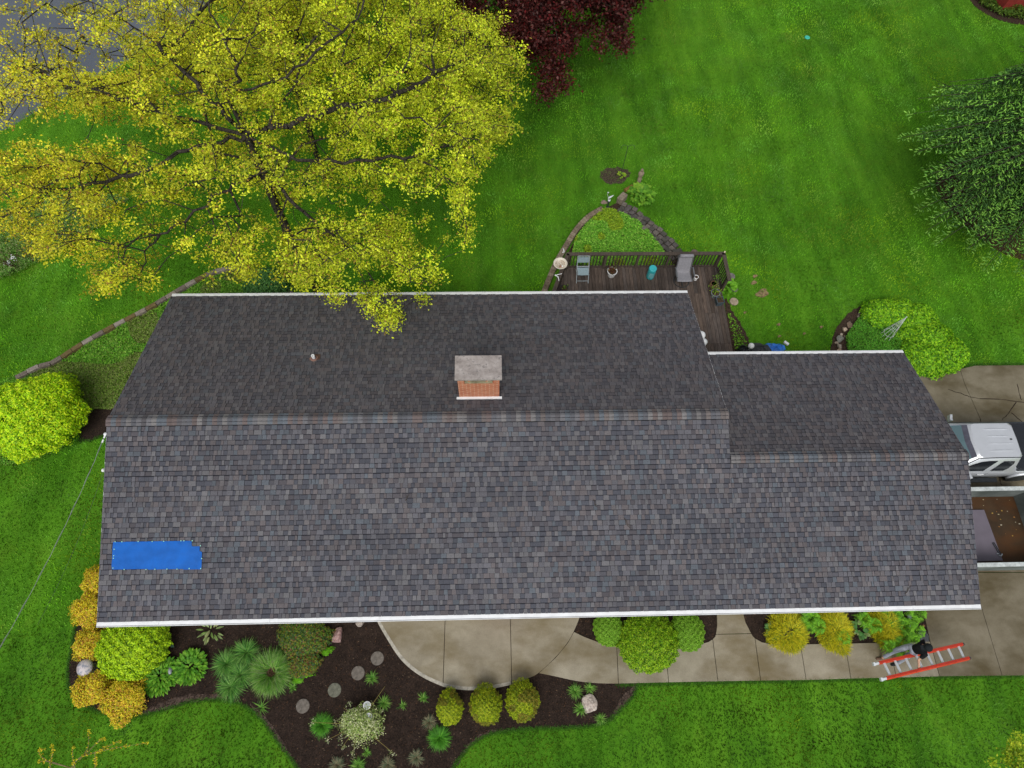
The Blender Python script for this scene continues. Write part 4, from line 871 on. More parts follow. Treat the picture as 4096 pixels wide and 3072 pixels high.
hosta('leafy_clump', 'lower left half of the bright green broad-leaved clump in mulch', 640, 2705, .60, 520, .15, .055, HG_); hosta('leafy_clump', 'upper right half of the bright green broad-leaved clump in mulch', 762, 2668, .54, 430, .15, .055, HG_)
VG = [(.10, .26, .07), (.16, .34, .09), (.3, .4, .15)]
hosta('hosta', 'blue-green hosta with pale edges left of the leftmost cypress', 3095, 2520, .24, 24, .17, .12, VG, .25); hosta('hosta', 'blue-green hosta with pale edges left of the right cypress', 3440, 2518, .24, 24, .17, .12, VG, .25); hosta('hosta', 'blue-green hosta under the gutter near the drain hose', 3625, 2468, .2, 16, .17, .12, VG, .25)
hosta('hosta', 'light green leafy clump beside the squared stone block', 2565, 778, .62, 170, .2, .13, [(.16, .38, .03), (.24, .46, .04), (.10, .28, .02)], .35); hosta('hosta', 'bright green broad-leaved plant against right deck post', 2912, 1150, .36, 60, .2, .14, [(.14, .38, .02), (.2, .46, .03)], .5)
hosta('lambs_ear', 'pale green long-leaved plant under the gutter left of the patio', 845, 2520, .34, 34, .22, .05, [(.28, .38, .14), (.2, .32, .08), (.38, .42, .18)], .22)
def tuft(name, label, px, py, r, n, L, Wd, cols, h0=.03, group=None, lean=(.2, 1.2), droop=.42, hole=0, seed=0, cat_='ornamental grass', core=None, w=None):
    c = G(px, py, L * .25); e = empty(name, (c.x, c.y, 0), label, cat_, group); rs = np.random.default_rng(int(px + 5 * py) + seed)
    az = rs.uniform(0, 2 * pi, n); rb = r * (hole + (.28 if not hole else .12) * rs.random(n)); base = np.column_stack([c.x + rb * np.cos(az), c.y + rb * np.sin(az), np.full(n, h0)])
    V_, F_, C_ = blades(base, az + rs.normal(0, .6, n), L * rs.uniform(.4, 1.15, n), Wd * rs.uniform(.6, 1.3, n), rs.uniform(*lean, n), droop * rs.uniform(.4, 1.4, n), palette(n, cols, w, .18), 4); np_mesh('blades', V_, F_, C_, M_LEAF, e)
    m = MB(); m.lathe([(r * (hole + .06), 0), (r * (hole * .8 + .03), .05), (0, .06)], (c.x, c.y, 0), 12); m.build('crown', core or M_TWIG, e); return e
GB = [(.14, .36, .04), (.20, .45, .06), (.09, .26, .035), (.30, .50, .10)]
tuft('ornamental_grass', 'big shaggy ring of grass with bare brown middle', 1085, 2690, .80, 3800, .62, .014, GB + [(.3, .4, .16)], hole=.13, droop=.36, core=plain('dead_thatch', (.07, .04, .025), .95, .1, var=.5, scale=30))
for i, (a, b, sd_) in enumerate([(905, 2655, 1), (960, 2700, 2), (985, 2610, 3), (925, 2745, 4)]):
    tuft('daylily', ['strap-leaved daylily, leftmost beside the shaggy grass ring', 'strap-leaved daylily touching the left of the shaggy grass ring', 'strap-leaved daylily above the shaggy grass ring nearest the gutter', 'strap-leaved daylily at the lower lawn side of the group'][i], a, b, .42, 620, .46, .014, [(.11, .32, .045), (.19, .44, .07), (.06, .22, .04), (.26, .46, .12)], group='daylilies left of the grass ring', droop=.4, seed=sd_)
for a, b, r, n, L, t in ((1287, 2900, .34, 900, .34, 'bright green grass tuft left of the variegated shrub'), (1757, 2952, .36, 950, .36, 'bright green grass tuft below the golden evergreens'), (1487, 2712, .14, 120, .24, 'small spiky green tuft below the stepping stones'), (1535, 2812, .16, 160, .26, 'small green tuft right of the white solar lights'), (2300, 2765, .2, 220, .28, 'blue-green tuft just below the walkway left of the pale rock'), (2360, 2752, .14, 90, .22, 'thin green tuft below the walkway above the pale rock'), (2322, 2838, .16, 130, .24, 'green tuft left of the pale layered rock'), (2402, 2876, .16, 110, .22, 'green tuft below the pale rock by the lawn edge'), (1693, 2793, .15, 60, .22, 'thin green tuft left of the golden evergreens'), (1612, 2820, .13, 40, .2, 'sparse wispy tuft in open mulch'), (1466, 3010, .13, 70, .18, 'little tuft below the variegated shrub'), (1432, 3060, .22, 200, .24, 'green tuft with blue flowers at the bottom frame edge'), (1172, 2750, .14, 70, .18, 'small tuft under the shaggy grass ring'), (1045, 2830, .18, 40, .3, 'few broad green blades at the left lawn edge'), (700, 2645, .1, 1, .05, '')):
    if t: tuft('grass_tuft', t, a, b, r, n, L, .012 if L > .3 else .014, [(.10, .36, .03), (.16, .46, .04), (.07, .26, .02)] if L > .3 else GB, group='grass tufts in the mulch')
for a, b, t in ((1350, 3060, 'dry bluish tuft at bottom edge, leftmost of four'), (1552, 3058, 'dry straw tuft at the bottom edge, second from left'), (1666, 3030, 'dry straw tuft above bottom edge, right of centre'), (1717, 2888, 'small dry tuft left of bright green tuft and below evergreens')):
    tuft('dry_grass', t, a, b, .24 if b > 3000 else .14, 380, .24, .008, [(.3, .26, .15), (.38, .33, .2), (.12, .22, .12)], group='dry grass tufts at the bottom', droop=.25)
tuft('grass_tuft', 'dark blue-green spiky tuft between mushroom and clipped shrub', 418, 2640, .18, 160, .36, .016, [(.06, .2, .08), (.09, .26, .08)]); hosta('leafy_weed', 'small green leafy weed at the foot of the clipped shrub', 487, 2690, .22, 50, .08, .07, HG_, .15)
shrub('barberry', 'low mixed dark green and bronze shrub under the gutter by the pink rock', 1215, 2545, .88, .58, .55, 9500, .075, .032, [(.10, .2, .03), (.18, .28, .02), (.06, .13, .05), (.3, .27, .04), (.26, .12, .05)], [.3, .2, .25, .15, .1], amp=.22, shell=.25, up=.9, lumps=14)
shrub('barberry', 'lower tongue of dark leafy shrub running down to the stone figure', 1215, 2655, .5, .42, .4, 3600, .075, .032, [(.10, .2, .03), (.18, .28, .02), (.06, .13, .05), (.3, .27, .04), (.26, .12, .05)], amp=.25, shell=.25, up=.9)
for a, b, r, t in ((1300, 2610, .22, 'bright lime sedum patch right of the stone figure'), (1225, 2692, .3, 'bright lime sedum patch below the stone figure'), (1190, 2720, .2, 'bright lime sedum patch at the right rim of the grass ring')):
    shrub('sedum', t, a, b, r, r * .8, .12, 1300, .04, .032, [(.14, .42, .01), (.2, .5, .015)], amp=.9, shell=.4, stem=False, up=1.2, lumps=7, group='lime sedum patches')
# variegated shrub
ct = G(1085, 2690, .15); nb = 420; az_ = RNG.uniform(0, 6.28, nb); rb_ = RNG.random(nb) * .13
V_, F_, C_ = blades(np.column_stack([ct.x + rb_ * np.cos(az_), ct.y + rb_ * np.sin(az_), np.full(nb, .05)]), RNG.uniform(0, 6.28, nb), RNG.uniform(.08, .26, nb), .012, RNG.uniform(.2, 1.2, nb), .3, palette(nb, [(.16, .09, .05), (.10, .055, .03), (.25, .17, .10)]), 3)
ring_ = [o for o in bpy.data.objects if o.get('label', '').startswith('big shaggy ring')][0]; np_mesh('dead_blades', V_, F_, C_, M_LEAF, ring_)
e = shrub('dappled_shrub', 'airy cream-and-green dappled shrub around the white solar lights', 1440, 2895, .68, .52, .75, 3600, .058, .032, [(.55, .62, .26), (.74, .76, .46), (.24, .38, .08), (.40, .50, .14)], amp=.4, shell=.36, lumps=16)
m = MB(); c = G(1440, 2895, .2)
for a, b, z in ((1540, 2745, .6), (1570, 3010, .5), (1365, 2995, .45), (1310, 2960, .3), (1410, 3020, .4), (1250, 2890, .4), (1375, 2830, .6)):
    q = G(a, b, z); m.tube([(c.x, c.y, .05), tuple(c.lerp(q, .5) + Vector((0, 0, .12))), q], [.012, .008, .004], 5)
m.build('long_stem', plain('yellow_stem', (.25, .2, .06), .8, .2), e)
sprig_pts = [(1375, 2990), (1410, 3018), (1568, 3010), (1312, 2960), (1250, 2890), (1365, 2950), (1420, 2985), (1395, 2820)]
P = np.vstack([np.array(G(a, b, .45)) + RNG.normal(0, .05, (26, 3)) for a, b in sprig_pts]); V_, F_, C_ = leaves(P, RNG.normal(0, .5, P.shape) + [0, 0, 1], .045, .025, palette(len(P), [(.42, .45, .22), (.6, .6, .4), (.2, .3, .08)])); np_mesh('sprays', V_, F_, C_, M_LEAF, e)

# ground covers: nobody could count the leaves
def cover(name, label, poly, n, L, Wd, cols, h=.12, w=None, z=0.0, patch=None, psc=1.2, hum=.0):
    W_ = GP(poly, z); x0, x1 = min(p.x for p in W_), max(p.x for p in W_); y0, y1 = min(p.y for p in W_), max(p.y for p in W_); P = []
    while sum(map(len, P)) < n:
        q = RNG.uniform((x0, y0), (x1, y1), (n, 2)); q = q[inpoly(q[:, 0], q[:, 1], [(p.x, p.y) for p in W_])]; P.append(q)
    P = np.vstack(P)[:n]; hh = h * (.4 + .9 * vnoise(P[:, 0], P[:, 1], 3.1, 5) + hum * vnoise(P[:, 0], P[:, 1], 1.1, 8)); Z_ = z + .02 + hh * RNG.random(n) ** .5; C = palette(n, cols, w, .2)
    if patch is not None:
        k = vnoise(P[:, 0], P[:, 1], psc, 77) > .58; C[k] = palette(int(k.sum()), patch, None, .2)
    V_, F_, C_ = leaves(np.column_stack([P, Z_]), RNG.normal(0, .55, (n, 3)) + [0, 0, 1], L * RNG.uniform(.6, 1.3, n), Wd * RNG.uniform(.7, 1.2, n), C)
    return tag(np_mesh(name, V_, F_, C_, M_LEAF), label, 'ground cover', kind='stuff')
IVY = [(.16, .46, .03), (.24, .56, .05), (.11, .34, .02), (.34, .60, .08)]
cover('ground_cover', 'bright green ground cover filling the triangle beyond the deck', [(2275, 1075), (2300, 960), (2340, 905), (2400, 850), (2440, 838), (2475, 850), (2540, 885), (2590, 925), (2630, 975), (2665, 1030), (2700, 1075)], 26000, .07, .045, IVY, .2, patch=[(.28, .46, .02), (.36, .50, .03), (.2, .34, .02)], psc=1.6)
cover('ground_cover', 'weedy green ground cover on bank between block wall and house', [(90, 1490), (208, 1462), (324, 1388), (463, 1310), (602, 1238), (700, 1180), (829, 1108), (930, 1085), (1030, 1098), (1110, 1140), (1170, 1230), (600, 1450), (480, 1640), (380, 1640), (330, 1700), (250, 1800), (120, 1850), (-40, 1870), (-40, 1560)], 90000, .065, .038, [(.14, .40, .03), (.20, .48, .03), (.10, .28, .02), (.28, .46, .07)], .12, patch=[(.20, .34, .04), (.16, .27, .04), (.26, .30, .09)], psc=.9)
cover('ground_cover', 'dark green vinca among the rocks beside the garage', [(3400, 1440), (3385, 1400), (3378, 1350), (3400, 1315), (3430, 1275), (3480, 1255), (3560, 1270), (3640, 1330), (3690, 1440)], 15000, .05, .03, [(.08, .30, .02), (.12, .40, .03), (.18, .46, .04)], .2)
cover('ground_cover', 'low juniper around the red shed in the far right corner', [(3872, -60), (3895, 0), (3930, 34), (3995, 68), (4110, 88), (4300, 90), (4300, -100)], 15000, .12, .05, [(.10, .20, .02), (.06, .14, .015), (.16, .24, .03)], .3)
cover('weeds', 'scattered lime seedlings in the bare strip right of the deck', [(2905, 1240), (2935, 1270), (2965, 1330), (2990, 1380), (3000, 1420), (2945, 1420), (2915, 1300)], 260, .08, .06, [(.2, .42, .03), (.12, .3, .02)], .08)
# spreading shrub in the right bed: one body made of lobes
c = G(3700, 1360, .4); e = empty('spreading_shrub', (c.x, c.y, 0), 'wide lime-green spreading shrub beside and beyond the garage gutter', 'shrub'); parts = []; m = MB()
for a, b, rx, ry, h, n in ((3535, 1240, .82, .62, .8, 6000), (3600, 1238, .8, .6, .85, 5600), (3680, 1268, .85, .75, .95, 7000), (3725, 1340, .95, .75, 1.0, 7600), (3640, 1335, .5, .4, .6, 2200), (3800, 1400, .85, .8, .95, 7400), (3710, 1420, .95, .85, .9, 7200), (3680, 1370, .6, .5, .75, 2600), (3785, 1440, .8, .5, .75, 5000), (3700, 1465, .8, .35, .6, 3400)):
    q = G(a, b, h * .5); rs = np.random.default_rng(a); dr = unit(rs.normal(size=(n, 3))); dr[:, 2] = np.abs(dr[:, 2]) - .15; R_ = lump(dr, 12, .22, 8, rs) * (1 - np.abs(rs.normal(0, .16, n)))
    P = np.column_stack([q.x + dr[:, 0] * R_ * rx, q.y + dr[:, 1] * R_ * ry, np.maximum(.03, h * .3 + dr[:, 2] * R_ * h * .7)]); parts.append(leaves(P, dr + rs.normal(0, .5, (n, 3)) + [0, 0, .6], .105 * rs.uniform(.6, 1.3, n), .055, palette(n, [(.24, .56, .015), (.38, .68, .02), (.14, .38, .01), (.06, .20, .01)], [.32, .26, .27, .15])))
    m.tube([(q.x, q.y, 0), (q.x + rx * .3, q.y, h * .6)], [.02, .008], 5); m.tube([(q.x, q.y, 0), (q.x - rx * .4, q.y + .2, h * .6)], [.02, .008], 5)
V_, F_, C_ = cat(parts); np_mesh('foliage', V_, F_, C_, M_LEAF, e); m.build('stems', M_TWIG, e)
shrub('laurel', 'dense blue-green leafy bush on the bank behind the back gutter', 1065, 1130, .95, .75, .9, 6500, .12, .04, [(.10, .28, .07), (.15, .35, .08), (.07, .2, .05)], amp=.2, shell=.2)
# fringe of longer lawn grass hanging over the mulch
parts = []
for path, dens in ((fe, 420), (crom(GP([(2470, 2740), (2600, 2738), (2900, 2731), (3200, 2724), (3500, 2717), (3760, 2710), (4096, 2706)]), 4), 330), (crom(GP([(3850, 1466), (3900, 1460), (4000, 1458), (4096, 1457)]), 3), 250), (rough_edge(SIDE), 200)):
    for i in range(len(path) - 1):
        a, b = path[i], path[i + 1]; L_ = (b - a).length; n = max(1, int(L_ * dens)); t = RNG.random(n)[:, None]
        P = np.array(a) * (1 - t) + np.array(b) * t + np.column_stack([RNG.normal(0, .025, (n, 2)), np.zeros(n)]); P[:, 2] = 0.0
        parts.append(blades(P, RNG.uniform(0, 2 * pi, n), RNG.uniform(.05, .11, n), .008, RNG.uniform(.3, 1.2, n), .3, palette(n, [(.05, .17, .01), (.08, .23, .015), (.04, .13, .008)]), 2))
V_, F_, C_ = cat(parts); tag(np_mesh('edge_grass', V_, F_, C_, M_LEAF), 'longer lawn grass along the bed and path edges', 'grass', kind='stuff')
# wood chips
BP = [(p.x, p.y) for p in BED]; P = RNG.uniform((-2.5, -5.5), (16.5, .6), (52000, 2)); P = P[inpoly(P[:, 0], P[:, 1], BP)]
P2 = RNG.uniform((11, -1.5), (27, .6), (9000, 2)); P2 = P2[inpoly(P2[:, 0], P2[:, 1], [(p.x, p.y) for p in BEDB]) | inpoly(P2[:, 0], P2[:, 1], [(p.x, p.y) for p in BEDC])]
P = np.vstack([P, P2]); n = len(P)
V_, F_, C_ = leaves(np.column_stack([P, .022 + .012 * RNG.random(n)]), RNG.normal(0, .25, (n, 3)) + [0, 0, 1], RNG.uniform(.02, .075, n), RNG.uniform(.006, .016, n), palette(n, [(.022, .015, .012), (.05, .032, .022), (.012, .009, .008), (.14, .07, .035), (.2, .14, .09)], [.4, .28, .2, .09, .03]))
tag(np_mesh('wood_chips', V_, F_, C_, M_BARK if False else attr_mat('chip', .9, .1)), 'dark wood chips lying over the mulch beds', 'mulch', kind='stuff')

# ================================================================== TREES
def grow(att, path, step=.55, bal=.30, r_tip=.006, r_max=.3, pw=.46, main=()):
    """branch skeleton: trunk path, optional main limbs (start index, points), then twigs reaching every attractor"""
    N_ = [np.array(p) for p in path]; par = [-1] + list(range(len(path) - 1)); floor = [0] * len(path)
    for idx, pts in main:
        W_ = crom([tuple(N_[idx])] + [tuple(p) for p in pts], 5); prev = idx
        for i, p in enumerate(W_[1:]): N_.append(np.array(p) + RNG.normal(0, .045, 3)); par.append(prev); prev = len(N_) - 1; floor.append((.10 if pts[-1][0] < -3 and len(pts) == 5 else .03) * (1 - .8 * i / len(W_)))
    pl = [0.0]
    for i in range(1, len(N_)): pl.append(pl[par[i]] + np.linalg.norm(N_[i] - N_[par[i]]) * (.35 if i >= len(path) else 1))
    free = len(path) // 2; top = N_[len(path) - 1]; order = np.argsort(np.linalg.norm(att - top, axis=1)); cap = len(N_) + len(att) * 14
    A = np.zeros((cap, 3)); A[:len(N_)] = N_; L = np.zeros(cap); L[:len(pl)] = pl; k = len(N_); blocked = np.zeros(cap); blocked[:free] = 50
    rs = np.random.default_rng(4)
    for i in order:
        p = att[i]; dd = np.linalg.norm(A[:k] - p, axis=1) + bal * L[:k] + blocked[:k]; j = int(np.argmin(dd)); a = A[j].copy(); v = p - a; D_ = np.linalg.norm(v); n = max(1, int(D_ / step)); prev = j
        for s_ in range(1, n + 1):
            t = s_ / n; q = a + v * t + (rs.normal(0, .07, 3) * min(1, D_) if s_ < n else 0) + np.array([0, 0, .10 * D_ * 4 * t * (1 - t) * .35])
            if k >= cap: break
            A[k] = q; par.append(prev); L[k] = L[prev] + np.linalg.norm(q - A[prev]); prev = k; k += 1
    par = np.array(par[:k]); cnt = np.zeros(k); has = np.zeros(k, bool); has[par[par >= 0]] = True; cnt[~has] = 1
    for i in range(k - 1, 0, -1): cnt[par[i]] += cnt[i]
    R_ = r_tip * cnt ** pw; R_[:len(floor)] = np.maximum(R_[:len(floor)], floor); R_ = np.minimum(R_, r_max)
    return A[:k], par, R_
def limbs(A, par, R_, n=6):
    i = np.arange(1, len(A)); a = A[par[i]]; b = A[i]; d = unit(b - a); ref = np.where(np.abs(d[:, 2:3]) < .9, [[0, 0, 1.]], [[1., 0, 0]]); u = unit(np.cross(d, ref)); w = np.cross(d, u); ra = np.minimum(R_[par[i]], R_[i] * 1.5)[:, None]; rb = R_[i][:, None]; V = []
    for P, r in ((a, ra), (b, rb)):
        for k in range(n): t = 2 * pi * k / n; V.append(P + (u * cos(t) + w * sin(t)) * r)
    V = np.stack(V, 1).reshape(-1, 3); F_ = np.array([(k, (k + 1) % n, n + (k + 1) % n, n + k) for k in range(n)]); F_ = (F_[None] + (np.arange(len(i)) * 2 * n)[:, None, None]).reshape(-1, 4)
    return V, F_, np.ones((len(F_), 3))
def keep_outline(P, poly, slack=0):
    x, y = proj(P); out = inpoly(x, y, poly); frame = (x > -40) & (x < 4136) & (y > -40) & (y < 3112); return out | ~frame
def crown_leaves(P, per, spread, L, Wd, cols, w, flat=.6, jit=.14, up=.8):
    n = len(P) * per; Q = np.repeat(P, per, 0) + RNG.normal(0, 1, (n, 3)) * [spread, spread, spread * flat]
    tone = np.repeat(RNG.normal(1, jit, len(P)), per)[:, None]
    V_, F_, C_ = leaves(Q, RNG.normal(0, .6, (n, 3)) + [0, 0, up], L * RNG.uniform(.6, 1.3, n), Wd * RNG.uniform(.7, 1.2, n), palette(n, cols, w) * tone.clip(.6, 1.4)); return V_, F_, C_

MAPLE = [(-900, -900), (1600, -900), (1740, -60), (1790, 10), (1850, 40), (1905, 70), (1960, 55), (2030, 45), (2035, 130), (2070, 150), (2105, 215), (2100, 330), (2082, 440), (2070, 545), (2040, 500), (2010, 560), (1995, 590), (1975, 610), (1945, 690), (1915, 680), (1880, 740), (1870, 800), (1900, 890), (1900, 945), (1860, 975), (1880, 1020), (1860, 1065), (1800, 1110), (1775, 1140), (1740, 1175), (1730, 1215), (1690, 1215), (1670, 1165), (1600, 1180), (1560, 1195), (1590, 1240), (1610, 1290), (1560, 1310), (1510, 1290), (1470, 1230), (1440, 1200), (1400, 1180), (1370, 1180), (1345, 1215), (1300, 1225), (1290, 1170), (1200, 1165), (1150, 1130), (1040, 1090), (990, 1130), (900, 1170), (850, 1165), (820, 1060), (780, 1010), (740, 1020), (700, 1060), (640, 1110), (600, 1215), (545, 1225), (500, 1130), (430, 1215), (370, 1195), (335, 1130), (380, 1060), (300, 1030), (250, 1045), (190, 1035), (130, 1010), (80, 960), (20, 930), (-60, 960), (-900, 1100)]
SPECIAL = [((1545, 1250), 3.9, 60, .55), ((1330, 1195), 3.3, 22, .4), ((1695, 1190), 3.6, 24, .35), ((1590, 1300), 3.9, 12, .2), ((1480, 1210), 4.0, 24, .4)]
def dome(cx, cy, cz, rx, ry, rz, nl, seed, per_lobe, lr=(.9, 1.7), zmin=2.6, low=.35):
    rs = np.random.default_rng(seed); P = []
    for _ in range(nl):
        d = unit(rs.normal(size=(1, 3)))[0]; d[2] = abs(d[2]) * 1.0 - (low if rs.random() < .45 else 0); s_ = rs.uniform(.72, 1.0) if rs.random() < .75 else rs.uniform(.35, .7)
        c = np.array([cx + d[0] * rx * s_, cy + d[1] * ry * s_, cz + d[2] * rz * s_]); r = rs.uniform(*lr)
        k = unit(rs.normal(size=(per_lobe, 3))) * r * rs.uniform(.35, 1, (per_lobe, 1)) ** .6; k[:, 2] = np.abs(k[:, 2]) * .6 - .25 * (k[:, 0] ** 2 + k[:, 1] ** 2) / r
        P.append(c + k)
    P = np.vstack(P); P[:, 2] = np.maximum(P[:, 2], zmin); return P
MC = [(.72, .73, .025), (.56, .64, .025), (.84, .82, .06), (.36, .46, .02), (.40, .24, .04)]
b = G(1265, 1165); crot = [G(985, 545, 8.3)]
trunk = [(b.x, b.y, -.1), (b.x - .03, b.y + .02, 1.5), (b.x - .02, b.y - .02, 3), (b.x - .05, b.y, 5), (b.x + .02, b.y, 6.6), (b.x, b.y + .05, 8.1), (b.x - .3, b.y + .6, 9.2), (b.x - .9, b.y + 1.6, 10.2)]
def shell(cx, cy, cz, rx, ry, rz, n, seed, lo=.45, zmin=2.6, under=.35):
    """points through the outer half of a dome, gathered in small bunches"""
    rs = np.random.default_rng(seed); nb = n // 3; d = unit(rs.normal(size=(nb, 3))); d[:, 2] = np.abs(d[:, 2]) - under * (rs.random(nb) < .5)
    s_ = lo + (1 - lo) * rs.random(nb)[:, None] ** .6; c = np.array([cx, cy, cz]) + d * s_ * [rx, ry, rz]
    P = np.repeat(c, 3, 0) + rs.normal(0, .24, (nb * 3, 3)) * [1, 1, .5]; P[:, 2] = np.maximum(P[:, 2], zmin); return P
def gap3(P, sc, seed): return .5 * vnoise(P[:, 0], P[:, 1] + P[:, 2] * .9, sc, seed) + .5 * vnoise(P[:, 0] + P[:, 2] * .7, P[:, 1], sc * 2.3, seed + 1)
att = np.vstack([shell(b.x + .4, b.y + 1.4, 6.6, 9.6, 7.8, 5.0, 3900, 21), shell(b.x - 5.5, b.y + 3.2, 5.5, 6.5, 6.4, 3.6, 1000, 22), shell(b.x + 5.2, b.y + .8, 5.8, 3.6, 4.8, 2.8, 700, 23), shell(b.x + 1.5, b.y - 1.4, 4.8, 6.8, 3.4, 2.2, 800, 25), shell(b.x + 2, b.y + 4, 8.5, 6, 5, 3, 700, 26)])
sp = []
for (px, py), z, n, r in SPECIAL: sp.append(np.array(G(px, py, z)) + np.random.default_rng(int(px)).normal(0, r * .5, (n, 3)) * [1, 1, .5])
att = np.vstack([att] + sp)
roofz = np.where((att[:, 1] > D) & (att[:, 1] < 2 * D + .3) & (att[:, 0] > -.3), GZ + H - (att[:, 1] - D) * SL + .5, 0); att[:, 2] = np.maximum(att[:, 2], roofz)
ok = keep_outline(att, MAPLE); x_, y_ = proj(att); g_ = gap3(att, .75, 31); cutoff = np.where(x_ < 900, .455, .415) + np.where((x_ > 500) & (x_ < 1800) & (y_ > 650), .02, 0) + np.where((x_ < 520) & (y_ < 580), .09, 0) + np.where((x_ < 700) & (y_ > 850), .02, 0) + np.where((x_ > 1100) & (x_ < 1750) & (y_ > 560) & (y_ < 900), .03, 0)
ok &= (g_ > cutoff) | (y_ > 1190); ok &= (y_ < 1160) | (RNG.random(len(att)) < .38); att = att[ok]
MAIN = [(5, [G(870, 430, 9.0), G(720, 270, 9.6), G(560, 130, 10.2), G(370, 8, 10.6), G(150, -30, 10.6)]), (6, [G(955, 300, 9.8), G(890, 150, 10.5), G(820, 0, 11)]), (5, [G(1150, 500, 8.8), G(1350, 440, 9.0), G(1550, 390, 9.0), G(1780, 280, 8.6), G(1960, 180, 8)]), (5, [G(800, 590, 8.2), G(560, 690, 7.8), G(380, 740, 7.2), G(180, 760, 6.4)]), (4, [G(1130, 760, 7.4), G(1280, 900, 6.6), G(1420, 1020, 5.6), G(1520, 1170, 4.6)]), (4, [G(900, 760, 7.2), G(700, 900, 6.6), G(600, 980, 5.8), G(560, 1130, 5.0)]), (5, [G(1200, 640, 8.4), G(1480, 640, 8.0), G(1700, 620, 7.4), G(1880, 560, 6.8)]), (6, [G(1100, 330, 10), G(1300, 180, 10.6), G(1450, 60, 10.6)]), (5, [G(640, 440, 8.6), G(440, 380, 8.6), G(200, 300, 8.2), G(40, 260, 7.8)])]
mp_ = empty('maple_tree', (b.x, b.y, 0), 'huge yellow-green flowering maple with dark limbs spreading over the back roof edge', 'tree')
A, par, R_ = grow(att, trunk, r_tip=.0085, r_max=.30, pw=.375, main=MAIN); V_, F_, C_ = limbs(A, par, R_); np_mesh('trunk', V_, F_, C_, M_BARK, mp_, smooth=True)
att = att[RNG.random(len(att)) < .82]; cc = crown_leaves(att, 62, .132, .076, .050, MC, [.34, .28, .18, .11, .09], jit=.22); fx_ = np.clip((cc[0].reshape(-1, 4, 3)[:, 0, 0] + 4) / 12, 0, 1)[:, None]; cc = (cc[0], cc[1], cc[2] * (np.array([1.04, .90, 1.0]) * (1 - fx_) + np.array([.92, 1.0, 1.0]) * fx_)); np_mesh('crown', *cc, M_LEAF, mp_)
# the smaller maple behind it
b = G(1300, 720); trunk = [(b.x, b.y, -.1), (b.x, b.y, 1.5), (b.x + .05, b.y, 3), (b.x, b.y + .05, 4.6), (b.x + .2, b.y + .3, 6), (b.x + .4, b.y + .6, 7.4)]
att = shell(b.x + 2.6, b.y + 2.6, 5.0, 6.4, 5.4, 3.8, 2000, 41); ok = keep_outline(att, MAPLE) & (gap3(att, .75, 37) > .41); att = att[ok]
mp2 = empty('maple_tree', (b.x, b.y, 0), 'second yellow maple standing farther back behind the first at the top of the picture', 'tree')
A, par, R_ = grow(att, trunk, r_tip=.007, r_max=.2, pw=.44); V_, F_, C_ = limbs(A, par, R_); np_mesh('trunk', V_, F_, C_, M_BARK, mp2, smooth=True); np_mesh('crown', *crown_leaves(att, 52, .15, .078, .052, MC, [.25, .34, .12, .18, .11], jit=.2), M_LEAF, mp2)

# purple maple
RED = [(1740, -700), (2900, -700), (2560, -40), (2545, 20), (2530, 60), (2545, 90), (2525, 160), (2495, 150), (2505, 195), (2480, 200), (2470, 165), (2430, 150), (2420, 185), (2410, 228), (2385, 215), (2370, 165), (2340, 120), (2300, 130), (2290, 200), (2250, 200), (2240, 240), (2280, 290), (2305, 330), (2295, 375), (2230, 380), (2190, 400), (2150, 360), (2145, 310), (2180, 260), (2120, 270), (2115, 350), (2080, 330), (2060, 250), (1900, 230), (1740, 120)]
b = Vector((13.6, 26.6, 0)); att = np.vstack([dome(b.x, b.y - .3, 4.6, 6.0, 6.6, 4.6, 120, 51, 22, (.7, 1.3), 2.0, .5), dome(b.x, b.y - 3, 3.3, 4.6, 3.6, 1.6, 50, 52, 18, (.6, 1.0), 1.8, .4)])
x_, y_ = proj(att); att = att[keep_outline(att, RED) & (vnoise(x_, y_, 1 / 60., 9) > .36)]
e = empty('purple_maple', b, 'dark burgundy maple with drooping boughs at the top of the lawn', 'tree')
A, par, R_ = grow(att, [(b.x, b.y, -.1), (b.x, b.y, 1), (b.x + .1, b.y, 2.2), (b.x, b.y, 3.6), (b.x, b.y, 5)], r_tip=.006, r_max=.22); np_mesh('trunk', *limbs(A, par, R_), M_BARK, e, smooth=True)
np_mesh('crown', *crown_leaves(att, 46, .21, .13, .095, [(.085, .014, .012), (.05, .011, .010), (.13, .035, .03), (.19, .08, .07), (.13, .010, .012)], [.32, .3, .2, .08, .1], up=.9), M_LEAF, e)

